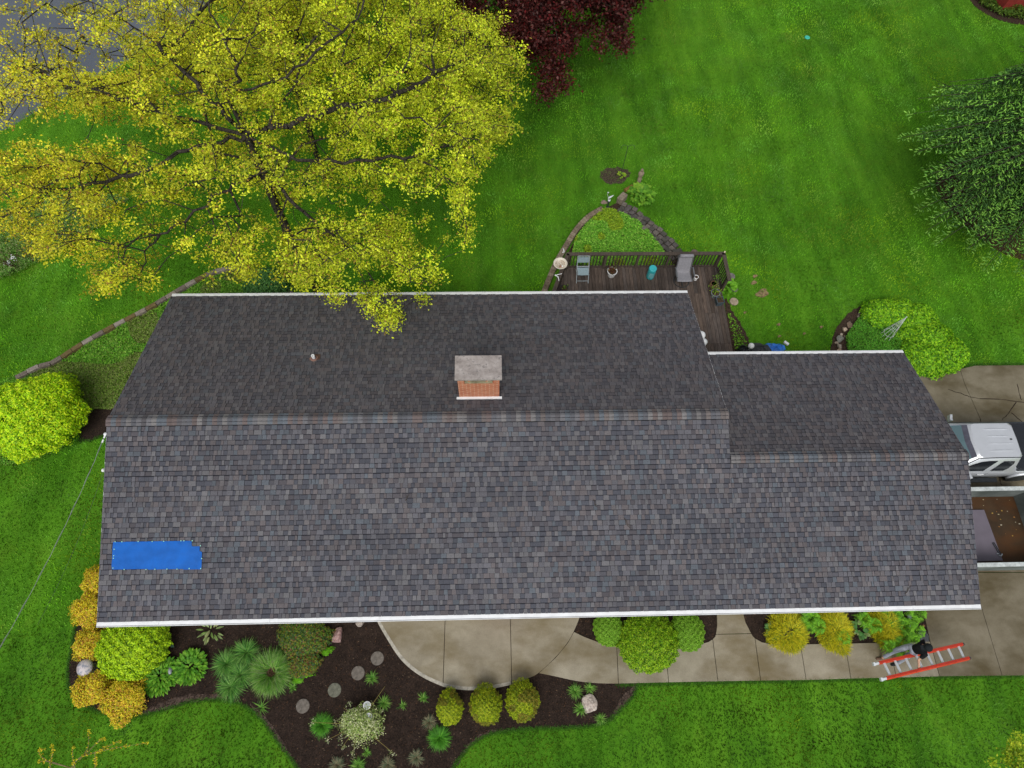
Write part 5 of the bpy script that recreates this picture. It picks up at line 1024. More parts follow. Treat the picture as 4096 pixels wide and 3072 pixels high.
# spruce on the right
OUT = [(4094, 262), (4013, 288), (3938, 330), (3843, 352), (3773, 338), (3706, 362), (3720, 400), (3735, 430), (3700, 480), (3672, 500), (3660, 405), (3645, 400), (3622, 470), (3594, 560), (3640, 625), (3698, 680), (3698, 715), (3638, 775), (3660, 860), (3735, 898), (3693, 935), (3735, 992), (3800, 940), (3850, 912), (3877, 982), (3848, 1012), (3917, 1092), (3990, 1080), (4085, 1120), (4900, 1400), (4900, -100), (4200, 200)]
b = Vector((34.4, 16.9, 0)); e = empty('spruce', b, 'dark green spruce with drooping layered boughs at the right edge', 'tree'); rs = np.random.default_rng(8); SP_, SD, SC_ = [], [], []; wood = MB()
wood.tube([(b.x, b.y, -.1), (b.x, b.y, 5), (b.x + .05, b.y, 10), (b.x, b.y, 14.5)], [.28, .22, .13, .03], 9)
boughs = [(math.atan2(G(px, py, z).y - b.y, G(px, py, z).x - b.x), math.hypot(G(px, py, z).y - b.y, G(px, py, z).x - b.x), z + .9) for px, py, z in ((3870, 975, 1.4), (3855, 1012, 1.3), (3925, 1085, 1.4), (4060, 1105, 1.5), (3700, 930, 2.0), (3740, 985, 1.8), (3665, 850, 2.4), (3645, 780, 2.8), (3700, 715, 3.4), (3600, 562, 3.8), (3630, 470, 4.2), (3660, 410, 4.6), (3715, 370, 4.8), (3780, 350, 5.2), (3850, 360, 5.4), (3940, 340, 6.0), (4015, 300, 6.6), (4080, 275, 7.0), (3720, 890, 2.3), (3660, 620, 3.4))]
for zl in np.arange(2.0, 14, .72):
    rad = 7.4 * (1 - zl / 15.2) ** .9; nb = 9 if zl < 8 else 8
    for k in range(nb): boughs.append((rs.uniform(0, 2 * pi), rad * rs.uniform(.55, 1.08), zl + rs.uniform(-.2, .2)))
TB = []
for az, Lb, z0 in boughs:
    bt_ = rs.uniform(.62, 1.35); n0_ = len(SP_)
    K = int(Lb / .16); dx, dy = cos(az), sin(az); drop = .16 * Lb; pts = []
    for k in range(K + 1):
        t = k / K; pts.append((b.x + dx * Lb * t, b.y + dy * Lb * t, z0 + .18 * Lb * sin(pi * t * .6) * .4 - drop * t ** 1.6 + .05 * sin(5 * t)))
    wood.tube(pts[::4] + [pts[-1]], [max(.008, .05 * (1 - i / (len(pts[::4]) + 1))) for i in range(len(pts[::4]) + 1)], 4, cap=False)
    for k in range(max(2, K // 5), K + 1):
        t = k / K; sl = (.15 + 1.0 * sin(pi * min(1, t * .9 + .05)) * min(1, (1 - t) * 2.2 + .12)) * rs.uniform(.7, 1.1)
        for sg in (-1, 1):
            a2 = az + sg * rs.uniform(.75, 1.05); q = np.array(pts[k]); ns = max(2, int(sl / .085))
            for j in range(ns):
                u = (j + .6) / ns; P = q + np.array([cos(a2), sin(a2), 0]) * sl * u + np.array([0, 0, -.28 * sl * u ** 1.5]) + rs.normal(0, .025, 3)
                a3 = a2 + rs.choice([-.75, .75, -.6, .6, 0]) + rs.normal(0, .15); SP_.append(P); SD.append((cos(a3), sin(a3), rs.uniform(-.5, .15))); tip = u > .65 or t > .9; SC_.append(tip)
    SP_.append(np.array(pts[-1])); SD.append((dx, dy, -.2)); SC_.append(True); TB += [bt_] * (len(SP_) - n0_)
SP_ = np.array(SP_); SD = unit(np.array(SD)); SC_ = np.array(SC_); ok = keep_outline(SP_, OUT); SP_, SD, SC_ = SP_[ok], SD[ok], SC_[ok]; TB = np.array(TB)[ok]; n = len(SP_)
u = unit(np.cross(SD, [[0, 0, 1.]])); w = np.cross(SD, u); L = rs.uniform(.10, .22, n)[:, None]; r = rs.uniform(.020, .034, n)[:, None]
Vt = [SP_ - SD * .02]
for t_, k_ in ((.4, 1.0), (.8, .75)):
    for q in range(3): an = 2 * pi * q / 3 + .5; Vt.append(SP_ + SD * L * t_ + (u * cos(an) + w * sin(an)) * r * k_)
Vt.append(SP_ + SD * L * 1.05); Vt = np.stack(Vt, 1).reshape(-1, 3)
F3 = []
for q in range(3): p2 = (q + 1) % 3; F3 += [(0, 1 + p2, 1 + q), (1 + q, 1 + p2, 4 + p2), (1 + q, 4 + p2, 4 + q), (4 + q, 4 + p2, 7)]
F3 = (np.array(F3)[None] + (np.arange(n) * 8)[:, None, None]).reshape(-1, 3)
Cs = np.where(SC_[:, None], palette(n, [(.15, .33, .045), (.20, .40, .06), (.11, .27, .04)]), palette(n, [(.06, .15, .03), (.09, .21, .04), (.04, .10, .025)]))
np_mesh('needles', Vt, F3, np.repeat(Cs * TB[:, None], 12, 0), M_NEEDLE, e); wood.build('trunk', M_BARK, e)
m = MB(); m.prism([(b.x + 3.6 * cos(t) * (1 + .1 * sin(3 * t)), b.y + 3.2 * sin(t)) for t in np.linspace(0, 2 * pi, 40)[:-1]], -.1, .006); tag(m.build('needle_litter', plain('needle_litter', (.06, .035, .02), .95, .1, var=.5, scale=14)), kind='structure')

# sapling twigs rising into the bottom left corner, leafy young tree at bottom right
M_YLEAF = [(.8, .68, .02), (.7, .62, .03), (.72, .54, .03)]
def twigtree(name, label, base, runs, z, budn, L, cols, rad=.011):
    e = empty(name, (base.x, base.y, 0), label, 'tree'); m = MB(); P = []; r0 = runs[0][0]; q0 = G(*r0[0], z)
    m.tube([(base.x, base.y, -.1), (base.x, base.y, z * .5), tuple(q0.lerp(Vector((base.x, base.y, z * .8)), .3)), q0], [.05, .04, .025, .014], 7)
    for run, zz in runs:
        W_ = crom([G(a, b_, zz + .05 * i) for i, (a, b_) in enumerate(run)], 4); n_ = len(W_)
        if (W_[0] - q0).length > .05 and run is not runs[0][0]:
            near = min((w_ for r2, z2 in runs[:1] for w_ in [G(a, b_, z2) for a, b_ in r2]), key=lambda w_: (w_ - W_[0]).length); m.tube([near, W_[0]], [.009, .008], 5)
        m.tube(W_, [rad * (1 - .75 * i / n_) for i in range(n_)], 5); P += [np.array(w_) for w_ in W_[2:]]
    m.build('trunk', plain('pale_twig', (.22, .17, .09), .9, .1, var=.2), e); P = np.array(P); idx = RNG.integers(0, len(P), budn); Q = P[idx] + RNG.normal(0, .018, (budn, 3))
    return e, Q
e, Q = twigtree('sapling', 'bare young tree with yellow buds reaching in at the bottom left', Vector((1.6, -5.2, 0)), [([(285, 3072), (320, 3030), (380, 3010), (430, 2998), (500, 2985), (588, 2972)], 5.0), ([(318, 3040), (352, 2990), (354, 2925)], 5.0), ([(340, 3020), (400, 2960), (420, 2958)], 5.0), ([(400, 3000), (430, 2985), (480, 2965)], 5.0), ([(300, 3072), (292, 3040), (290, 2990)], 5.0), ([(380, 3072), (382, 3050), (383, 3030)], 4.9), ([(205, 3090), (200, 3050), (212, 3010), (208, 2985)], 4.9), ([(200, 3050), (165, 3025), (155, 3000), (180, 2998)], 4.9), ([(200, 3045), (155, 3045)], 4.9)], 5.0, 420, .04, M_YLEAF)
V_, F_, C_ = leaves(Q, RNG.normal(0, .7, Q.shape) + [0, 0, .4], .055, .024, palette(len(Q), M_YLEAF)); np_mesh('leaves', V_, F_, C_, M_LEAF, e)
b = Vector((25.2, -4.9, 0)); rs = np.random.default_rng(3); att = np.array([np.array(G(px, py, z)) for px, py, z in [(4075, 2950, 3.3), (4060, 2965, 3.2), (4085, 2975, 3.4), (4096, 2990, 3.3), (4070, 3000, 3.2), (4050, 3030, 3.1), (4035, 3040, 3), (4020, 3040, 2.9), (4075, 3030, 3.2), (4090, 3050, 3.3), (4060, 3068, 3), (4110, 2990, 3.4), (4120, 3030, 3.4), (4100, 3080, 3.3), (4080, 3090, 3.2), (3973, 3066, 2.9), (4140, 3060, 3.3)]])
att = np.vstack([att + rs.normal(0, .07, att.shape) for _ in range(3)]); e = empty('young_tree', b, 'lime-leaved young tree top showing in the bottom right corner', 'tree'); A, par, R_ = grow(att, [(b.x, b.y, -.1), (b.x, b.y, 1.2), (b.x, b.y + .1, 2.2)], step=.3, r_tip=.004, r_max=.06); np_mesh('trunk', *limbs(A, par, R_, 5), M_TWIG, e)
np_mesh('crown', *crown_leaves(att, 26, .07, .065, .045, [(.38, .52, .02), (.48, .56, .03), (.26, .42, .02)], None, up=1), M_LEAF, e)
# rough margin on the left: tall weeds and bare shrubs
cover('tall_grass', 'rough tall grass and weeds on the far left bank', [(-120, 1120), (0, 1130), (70, 1100), (150, 1060), (260, 1010), (330, 960), (420, 900), (520, 800), (300, 780), (0, 860), (-120, 900)], 30000, .12, .02, [(.18, .40, .06), (.26, .46, .08), (.12, .30, .04), (.36, .38, .18)], .3, hum=.4)
for a, b_, n, t in ((78, 1078, 16, 'bare reddish-brown shrub stems with white blossom at left edge'), (135, 1045, 13, 'smaller bare shrub with brown stems right of the blossoming one'), (292, 985, 14, 'bare brown shrub in the weeds below the yellow branches')):
    q = G(a, b_); e = empty('bare_shrub', q, t, 'shrub', 'bare shrubs on the left bank'); m = MB(); rs = np.random.default_rng(a)
    for k in range(n):
        az = rs.uniform(0, 6.28) if k else 2.4; L_ = rs.uniform(.6, 1.5) * (1.4 if a == 78 and k < 4 else 1); ln = rs.uniform(.25, .6); m.tube([(q.x, q.y, 0), (q.x + cos(az) * L_ * ln * .4, q.y + sin(az) * L_ * ln * .4, L_ * .5), (q.x + cos(az) * L_ * ln, q.y + sin(az) * L_ * ln, L_)], [.014, .010, .004], 4)
    m.build('stems', plain('red_stem', (.10, .055, .035), .9, .1), e)
    if a == 78:
        P = np.array(G(33, 1052, .5)) + RNG.normal(0, .05, (30, 3)); P = np.vstack([P, np.array(G(50, 1032, .6)) + RNG.normal(0, .05, (24, 3))]); np_mesh('blossom', *leaves(P, RNG.normal(0, .5, P.shape) + [0, 0, 1], .05, .045, palette(len(P), [(.8, .8, .82)])), M_LEAF, e)

# ================================================================== lawn grass blades (uncountable)
def lawn_scatter(n):
    P = RNG.uniform((-14.5, -5.2), (40.5, 31.5), (n, 2)); x, y = proj(np.column_stack([P, np.zeros(len(P))])); ok = (x > -30) & (x < 4126) & (y > -30) & (y < 3100)
    ok &= ~((P[:, 0] > 0) & (P[:, 0] < LT) & (P[:, 1] > -.2) & (P[:, 1] < 8.2)) & ~((P[:, 0] > 0) & (P[:, 0] < LM) & (P[:, 1] > 0) & (P[:, 1] < 10.7)) & (shore_d(P[:, 0], P[:, 1]) < -.3); P = P[ok]; x, y = x[ok], y[ok]; bad = np.zeros(len(P), bool)
    for poly in (BED, SIDE, SOILR, RBED, DECKBED, LBANK, FARBED): bad |= inpoly(P[:, 0], P[:, 1], [(p.x, p.y) for p in poly])
    bad |= inpoly(x, y, [(2140, 2690), (2230, 2708), (2395, 2736), (2475, 2737), (3043, 2725), (3759, 2708), (4200, 2703), (4200, 2400), (2100, 2400)]) | inpoly(x, y, [(3560, 1440), (3840, 1474), (3900, 1464), (4300, 1456), (4300, 2000), (3600, 2000)]) | ((P[:, 0] > 13.2) & (P[:, 0] < XE) & (P[:, 1] > 7) & (P[:, 1] < YB)) | ((P[:, 0] > LT) & (P[:, 1] > 1) & (P[:, 1] < 8))
    bad |= inpoly(P[:, 0], P[:, 1], [(p.x, p.y) for p in HOOKSOIL]) & (RNG.random(len(P)) < .6)
    return P[~bad]
P = lawn_scatter(620000); n = len(P); X, Y = P[:, 0], P[:, 1]
u, v = rot(X, Y, radians(32)); t1 = vnoise(u * .45, v * 2.0, 1, 1); u, v = rot(X, Y, radians(-18)); t2 = vnoise(u * .6, v * 1.6, .9, 2); t3 = vnoise(X, Y, .28, 3); t4 = vnoise(X, Y, 2.2, 4)
u, v = rot(X, Y, radians(4)); st_f = np.sin(v * 2 * pi / .95 + .6 * np.sin(u * .3)); rr_ = np.hypot(X - 20, Y - 9); st_b = np.sin(rr_ * 2 * pi / 1.15 + 1.2 * vnoise(X, Y, .2, 44)); u, v = rot(X, Y, radians(24)); st_b2 = np.sin(u * 2 * pi / 1.3)
stripe = np.where(Y < 0, .10 * st_f, (.055 * st_b + .05 * st_b2) * (vnoise(X, Y, .15, 45) + .4))
tone = (.44 + .56 * t1 + .40 * t2 + .50 * t3 + .24 * t4 + 1.7 * stripe + .05)[:, None] * RNG.uniform(.92, 1.1, (n, 1)) * np.where(Y < 0, .70, 1.0)[:, None]  # front lawn darker: shaded gaps seen from overhead are put into the colour
C = palette(n, [(.086, .234, .009), (.100, .252, .010), (.074, .218, .008)], None, .06) * tone ** 1.5; ye = np.clip((vnoise(X, Y, .8, 6) - .45) * 2.2, 0, 1)[:, None]; C = C * (1 + ye * [.55, .06, -.1]); bl = np.clip((vnoise(X * 1.3, Y, 1.1, 16) - .5) * 2.4, 0, 1)[:, None]; C = C * (1 + bl * [.10, .02, 2.0])
az = RNG.uniform(0, 2 * pi, n); hgt = RNG.uniform(.03, .065, n); wd = RNG.uniform(.012, .024, n); ln = RNG.uniform(.02, .06, n)
dxy = np.column_stack([np.cos(az), np.sin(az)]); nxy = np.column_stack([-np.sin(az), np.cos(az)]); zb_ = np.full(n, -.022)
Vt = np.stack([np.column_stack([P - nxy * wd[:, None], zb_]), np.column_stack([P + nxy * wd[:, None], zb_]), np.column_stack([P + dxy * ln[:, None], hgt])], 1).reshape(-1, 3)
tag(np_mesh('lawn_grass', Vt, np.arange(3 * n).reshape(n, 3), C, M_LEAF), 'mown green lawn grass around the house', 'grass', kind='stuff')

# ================================================================== ENCLOSURE by the driveway
M_WALLC = concrete_material('green_concrete', (.14, .16, .15), (.24, .27, .26), (.07, .085, .075)); M_WTOP = plain('pale_coping', (.52, .56, .55), .8, .2, var=.15, scale=8)
HW = .95; yN = G(3950, 1989, 0).y; xE = G(4050, 1990, 0).x; yS = G(3960, 2283, 0).y
a = G(3920, 2262, HW); yS0 = a.y - .0; xW = LT - .2
enc = empty('areaway', ((xW + xE) / 2, (yN + yS) / 2, 0), 'sunken-looking walled concrete area with pale coping beside the garage', 'enclosure')
for nm, cx, cy, sx, sy in (('wall', (xW + xE + .11) / 2, yN + .055, xE + .11 - xW, .11), ('wall', (xW + xE + .11) / 2, yS + .055, xE + .11 - xW, .11), ('wall', xE + .055, (yN + yS + .11) / 2, .11, yN - yS - .11)):
    m = MB(); m.box(cx, cy, HW / 2 - .05, sx, sy, HW, 0); m.build(nm, M_WALLC, enc, bevel=.01)
    m = MB(); m.box(cx, cy, HW - .04, sx + (.0 if sx < 1 else .002), sy + .02, .04); m.build('coping', M_WTOP, enc)
m = MB(); m.box((xW + xE) / 2, (yN + yS + .11) / 2, .053, xE - xW - .004, yN - yS - .114, .006); fl = m.build('floor', concrete_material('rusty_floor', (.035, .018, .008), (.065, .042, .022), (.10, .038, .010), .6), enc)
q = GP([(3860, 2040), (3937, 2039), (4012, 2242), (3880, 2246)], .12); m = MB(); m.prism([(p.x, p.y) for p in q], .075, .115, (1, 1, 1), bottom=True); c = sum(q, Vector()) / 4
tag(m.build('panel', plain('mauve_panel', (.155, .135, .165), .5, .3, var=.06, scale=2), loc=(c.x, c.y, .06)), 'large flat grey-mauve panel lying on the rusty floor', 'panel')
q0, q1 = G(3974, 2172, .14), G(4002, 2218, .14); tl = empty('caulk_gun', q0, 'dark two-rod tool lying on the mauve panel', 'tool'); m = MB(); dn = (q1 - q0).normalized(); sd_ = Vector((-dn.y, dn.x, 0)) * .028; m.tube([q0 + sd_, q1 + sd_], .012, 6); m.tube([q0 - sd_, q1 - sd_], .012, 6); m.tube([q0 + sd_ * 1.3, q0 - sd_ * 1.3], .014, 6); m.build('rods', M_DARKW, tl)
m = MB(); m.tube([q1 + sd_ * 2.4, q1 + dn * .05, q1 - sd_ * 2.4], .018, 6); m.tube([q1 - sd_ * 1.5 - dn * .05, q1 - sd_ * 4 - dn * .06], .014, 6); m.build('handle', M_ALU, tl)
m = MB()
for _ in range(34):
    a_, b_ = random.uniform(3885, 4085), random.uniform(1990, 2240); q = G(a_, b_, .06)
    if q.x < xE - .05 and yS + .25 < q.y < yN - .05 and not inpoly(np.array([a_]), np.array([b_]), [(3860, 2030), (3945, 2030), (4022, 2248), (3880, 2255)])[0]:
        s_ = random.uniform(.015, .04); t = random.random() * 6; m.add([(q.x + s_ * cos(t + k), q.y + s_ * sin(t + k) * .7, .064 + .006 * (k % 2)) for k in (0, 1.5, 3.1, 4.6)], [(0, 1, 2, 3)], random.choice([(.4, .26, .06), (.5, .42, .25), (.3, .14, .04), (.45, .4, .3)]))
tag(m.build('fallen_leaves', M_PAINT), 'scattered yellow and pale leaves on rusty floor of walled area', 'leaves', kind='stuff')

# ================================================================== TRUCK
M_SILV = plain('silver_paint', (.66, .68, .71), .3, .5, metal=.5, var=.03, scale=2); M_BLACKG = plain('gloss_black', (.012, .014, .018), .14, .6, var=.1); M_RUB = plain('tyre_rubber', (.018, .018, .02), .85, .2, var=.2, scale=20)
M_GLS, ng, bgl = nodes('windscreen', .06, .7); bgl.inputs['Base Color'].default_value = (.10, .17, .19, 1)
tx, ty = 27.85, 5.32
tr = empty('pickup_truck', (tx, ty, .05), 'silver extended-cab pickup truck with black bed cover beside the garage', 'truck')
def T(x, y, z): return Vector((tx + x, ty + y, .05 + z))
def loft(m, secs, col=(1, 1, 1), cap=True):
    n = len(secs[0]); vs = [p for s_ in secs for p in s_]; fs = [(i * n + k, i * n + (k + 1) % n, (i + 1) * n + (k + 1) % n, (i + 1) * n + k) for i in range(len(secs) - 1) for k in range(n)]
    if cap: fs += [tuple(range(n - 1, -1, -1)), tuple((len(secs) - 1) * n + k for k in range(n))]
    m.add(vs, fs, col)
def bodysec(x, hw, zt, zb=.36):
    pr = [(-hw * .86, zb), (-hw * .98, zb + .12), (-hw, zb + .32), (-hw * .985, zt - .12), (-hw * .93, zt - .03), (-hw * .80, zt), (0, zt + .025), (hw * .80, zt), (hw * .93, zt - .03), (hw * .985, zt - .12), (hw, zb + .32), (hw * .98, zb + .12), (hw * .86, zb)]
    return [T(x, y, z) for y, z in pr]
m = MB(); loft(m, [bodysec(x, hw, zt, zb) for x, hw, zt, zb in ((-2.62, .72, .78, .45), (-2.55, .84, .90, .40), (-2.2, .91, .98, .38), (-1.5, .925, 1.04, .36), (-1.15, .93, 1.07, .36), (-.4, .93, 1.06, .36), (.6, .93, 1.06, .36), (.98, .925, 1.08, .36))]); m.build('body', M_SILV, tr, smooth=True)
# cab: lower ring at the belt, upper ring at the roof
def ringc(x0, x1, hw, z, rf=.1, bow=0.0):
    return [(x0 + bow, 0), (x0, -hw * .6), (x0 + rf * .3, -hw + rf * .3), (x0 + rf * 1.3, -hw), (x1 - rf, -hw), (x1, -hw + rf), (x1 + .02, 0), (x1, hw - rf), (x1 - rf, hw), (x0 + rf * 1.3, hw), (x0 + rf * .3, hw - rf * .3), (x0, hw * .6)], z
rings = [ringc(-1.42, .98, .90, 1.02, .12, -.1), ringc(-1.30, .96, .87, 1.14, .12, -.09), ringc(-.72, .86, .66, 1.66, .12, -.06), ringc(-.62, .80, .60, 1.715, .12, -.05)]
m = MB(); loft(m, [[T(x, y, z) for x, y in r_] for r_, z in rings], cap=False); n = 12
top = [T(x, y, z) for x, y in rings[-1][0] for z in (1.715,)]; m.add(top + [T(.1, 0, 1.745)], [(k, (k + 1) % n, n) for k in range(n)]); cabm = m.build('cab', M_SILV, tr, smooth=True)
m = MB()
for y in (-.38, -.13, .13, .38): m.tube([T(-.25, y, 1.722), T(-.1, y, 1.742), T(.5, y, 1.738), T(.68, y, 1.72)], [.004, .018, .018, .004], 6)
m.build('roof_rib', M_SILV, cabm)
m = MB(); m.lathe([(0, 0), (.03, 0), (.012, .03), (0, .05)], T(.62, .02, 1.735), 8, sx=1.6); m.build('antenna', M_DARKW, cabm)
for sg in (-1, 1):
    m = MB(); m.tube([T(-1.2, sg * .845, 1.20), T(-.66, sg * .632, 1.70), T(.0, sg * .625, 1.722), T(.76, sg * .618, 1.712)], .013, 6); m.build('drip_rail', M_DARKW, cabm)
m = MB()
def lerp3(a, b, t): return a.lerp(b, t)
# windscreen with dark shade band
wl = [T(-1.36, -.74, 1.13), T(-1.44, 0, 1.13), T(-1.36, .74, 1.13)]; wu = [T(-.69, -.56, 1.70), T(-.745, 0, 1.715), T(-.69, .56, 1.70)]
off = Vector((-.012, 0, .016))
def wsq(t0, t1, k): return [lerp3(wl[k], wu[k], t0) + off, lerp3(wl[k + 1], wu[k + 1], t0) + off, lerp3(wl[k + 1], wu[k + 1], t1) + off, lerp3(wl[k], wu[k], t1) + off]
for k in (0, 1): m.add(wsq(.0, .80, k), [(0, 1, 2, 3)])
ws = m.build('windshield', M_GLS, tr); m = MB()
for k in (0, 1): m.add(wsq(.80, .985, k), [(0, 1, 2, 3)])
m.build('shade_band', plain('tint_band', (.09, .09, .12), .2, .5), ws)
def sidewin(name, pts, sg, parent=tr):
    m = MB(); vs = [T(x, sg * (.90 - (z - 1.02) * .375 + .016), z) for x, z in pts]; m.add(vs, [tuple(range(len(vs)))]); return m.build(name, M_BLACKG, parent)
for sg in (-1, 1):
    sidewin('side_window', [(-1.10, 1.10), (-.98, 1.24), (-.76, 1.42), (-.50, 1.56), (-.28, 1.60), (.04, 1.60), (-.08, 1.36), (-.20, 1.10)], sg)
    sidewin('side_window', [(.02, 1.10), (.16, 1.38), (.26, 1.58), (.62, 1.58), (.66, 1.45), (.60, 1.22), (.48, 1.10)], sg)
    m = MB(); m.tube([T(-.28, sg * .945, .88), T(-.2, sg * .955, .89), T(-.06, sg * .945, .88)], .014, 6); m.build('door_handle', M_WHITE, tr)
    m = MB(); loft(m, [[T(-.80 + .05 * k + dx, sg * (.90 + dy), 1.12 + dz) for dx, dz in ((-.06, -.07), (.05, -.07), (.06, .08), (-.04, .09))] for k, dy in ((0, .02), (0, .1), (.6, .2), (1, .26))]); m.build('mirror', M_SILV, tr, bevel=.02)
    m = MB(); m.tube([T(-.05, sg * .942, .50), T(-.02, sg * .948, .8), T(.0, sg * .94, 1.05)], .004, 4); m.tube([T(-1.0, sg * .942, .50), T(-1.03, sg * .948, .8), T(-1.05, sg * .94, 1.05)], .004, 4); m.build('door_seam', M_DARKW, tr)
    m = MB(); m.box(*T(-.1, sg * .98, .33), 1.75, .17, .045); m.build('running_board', M_DARKW, tr, bevel=.01)
m = MB(); m.add([T(.985, -.55, 1.2), T(.985, .55, 1.2), T(.90, .48, 1.58), T(.90, -.48, 1.58)], [(0, 1, 2, 3)]); m.build('rear_window', M_BLACKG, tr)
# bed
m = MB(); loft(m, [bodysec(x, hw, zt, .40) for x, hw, zt in ((1.02, .90, 1.02), (1.15, .925, 1.04), (2.6, .92, 1.03), (2.68, .88, 1.0))]); m.build('bed', M_SILV, tr, smooth=True)
m = MB(); m.box(*T(1.84, 0, 1.085), 1.66, 1.62, .05); m.build('bed_cover', M_BLACKG, tr, bevel=.015)
for sg in (-1, 1):
    m = MB(); m.box(*T(1.84, sg * .855, 1.06), 1.68, .07, .06); m.build('bed_rail', M_DARKW, tr, bevel=.01)
for x in (-1.85, 1.55):
    for sg in (-1, 1):
        c = T(x, sg * .82, .33); m = MB(); R0 = Matrix.Translation(c) @ Matrix.Rotation(pi / 2 * -sg, 4, 'X'); k = MB(); k.lathe([(.2, -.1), (.34, -.11), (.37, -.08), (.37, .08), (.34, .12), (.24, .12)], n=28); m.add([R0 @ Vector(v) for v in k.v], k.f); w_ = m.build('wheel', M_RUB, tr, smooth=True)
        m = MB(); k = MB(); k.lathe([(.24, .11), (.235, .06), (.05, .05), (.04, .09), (0, .1)], n=24)
        for q in range(6): t = q * pi / 3; k.box(.13 * cos(t), .13 * sin(t), .085, .2, .055, .04, t)
        m.add([R0 @ Vector(v) for v in k.v], k.f); m.build('rim', M_ALU, w_)
        m = MB(); m.tube([T(x + .47 * cos(t), sg * .93, .36 + .47 * sin(t)) for t in np.linspace(.05, pi - .05, 13)], .045, 6); m.build('fender_flare', M_SILV, tr, smooth=True)
        m = MB(); k = MB(); k.lathe([(0, 0), (.43, 0), (.43, .02), (0, .02)], n=24); R1 = Matrix.Translation(T(x, sg * .925, .40)) @ Matrix.Rotation(pi / 2 * -sg, 4, 'X'); m.add([R1 @ Vector(v) for v in k.v], k.f); m.build('wheel_arch', M_DARKW, tr)

# ================================================================== LADDER and the person carrying it
M_REDF = plain('red_fibreglass', (.62, .05, .025), .45, .4, var=.08); M_ALUL = plain('ladder_aluminium', (.62, .65, .68), .35, .5, var=.03, scale=3)
uA, uB = G(3515, 2652, 1.02), G(3850, 2577, .82); lA, lB = G(3545, 2713, 1.24), G(3876, 2633, 1.04)
lad = empty('ladder', (uA + lB) / 2, 'red fibreglass ladder section with white metal rungs carried over the walkway', 'ladder')
for a, b_ in ((uA, uB), (lA, lB)):
    dv = (b_ - a).normalized(); nn = (lA - uA).normalized(); up = dv.cross(nn).normalized(); m = MB(); vs = []
    for p in (a, b_):
        for i, j in ((-.5, -.5), (.5, -.5), (.5, .5), (-.5, .5)): vs.append(p + nn * i * .078 + up * j * .09)
    m.add(vs, [(3, 2, 1, 0), (4, 5, 6, 7), (0, 1, 5, 4), (1, 2, 6, 5), (2, 3, 7, 6), (3, 0, 4, 7)]); m.build('rail', M_REDF, lad, bevel=.006)
    m = MB(); m.tube([a - dv * .16, a - dv * .0], [.045, .04], 6); m.box(*(a - dv * .17), .05, .10, .10); m.build('foot', M_ALUL, lad)
    m = MB(); m.tube([b_ , b_ + dv * .05], [.045, .035], 6); m.build('end_cap', M_DARKW, lad)
for k in range(8):
    t = .055 + .127 * k; a, b_ = uA.lerp(uB, t), lA.lerp(lB, t); dv = (uB - uA).normalized(); up = dv.cross((b_ - a).normalized()); m = MB(); vs = []
    for p in (a, b_):
        for i, j in ((-.5, -.5), (.5, -.5), (.5, .5), (-.5, .5)): vs.append(p + dv * i * .076 + up * j * .03)
    m.add(vs, [(3, 2, 1, 0), (4, 5, 6, 7), (0, 1, 5, 4), (1, 2, 6, 5), (2, 3, 7, 6), (3, 0, 4, 7)]); m.build('rung', M_ALUL, lad)
    if k == 2:
        for q in (a.lerp(b_, .08), a.lerp(b_, .92)): m = MB(); m.add([q + dv * .02, q + dv * .14 + (b_ - a) * .03, q + dv * .13 + (b_ - a) * .10, q + dv * .02 + (b_ - a) * .12], [(0, 1, 2, 3), (3, 2, 1, 0)]); m.build('lock', M_ALUL, lad)

def skin_obj(name, chains, mat, parent, levels=2):
    """chains: list of [(co, r), ...]; the first point of a later chain that equals an earlier point is shared"""
    vs, rr, es = [], [], []; key = {}
    def vid(co, r):
        k = tuple(round(c_, 4) for c_ in co)
        if k not in key: key[k] = len(vs); vs.append(Vector(co)); rr.append(r)
        return key[k]
    for ch in chains:
        ids = [vid(co, r) for co, r in ch]; es += [(ids[i], ids[i + 1]) for i in range(len(ids) - 1)]
    L = abs_loc(parent); me = bpy.data.meshes.new(name); me.from_pydata([v - L for v in vs], es, []); o = bpy.data.objects.new(name, me); COL.objects.link(o); o.parent = parent; me.materials.append(mat)
    o.modifiers.new('skin', 'SKIN').use_smooth_shade = True
    for i, v in enumerate(me.skin_vertices[0].data):
        r = rr[i]; v.radius = (r, r) if not isinstance(r, tuple) else r; v.use_root = (i == 0)
    s_ = o.modifiers.new('sub', 'SUBSURF'); s_.levels = s_.render_levels = levels; return o
M_SKIN = plain('skin', (.52, .30, .20), .6, .3, var=.08); M_SHIRT = plain('black_shirt', (.012, .012, .014), .9, .15, var=.2); M_JEAN = plain('grey_blue_jeans', (.30, .32, .38), .85, .15, var=.12, scale=14); M_HAIR = plain('black_cap', (.012, .016, .018), .8, .2)
hx, hy = 23.83, -1.10; per = empty('person', (hx - .2, hy, .05), 'person in black shirt and pale jeans walking left, gripping the red ladder', 'person')
pel = Vector((hx - .03, hy, .98)); che = Vector((hx + .02, hy + .02, 1.30)); nek = Vector((hx - .01, hy + .03, 1.50)); hed = Vector((hx - .03, hy + .02, 1.64))
fF = Vector((hx - .62, hy - .20, .12)); fB = Vector((hx - .20, hy - .38, .12))
hipL, hipR = pel + Vector((-.06, .10, -.04)), pel + Vector((-.04, -.10, -.04))
kF = Vector((hx - .42, hy - .02, .54)); kB = Vector((hx - .16, hy - .24, .52))
H1 = uA.lerp(uB, .47) + Vector((0, .01, .02)); H2 = uA.lerp(uB, .40).lerp(lA.lerp(lB, .40), .80) + Vector((0.0, 0, .03))
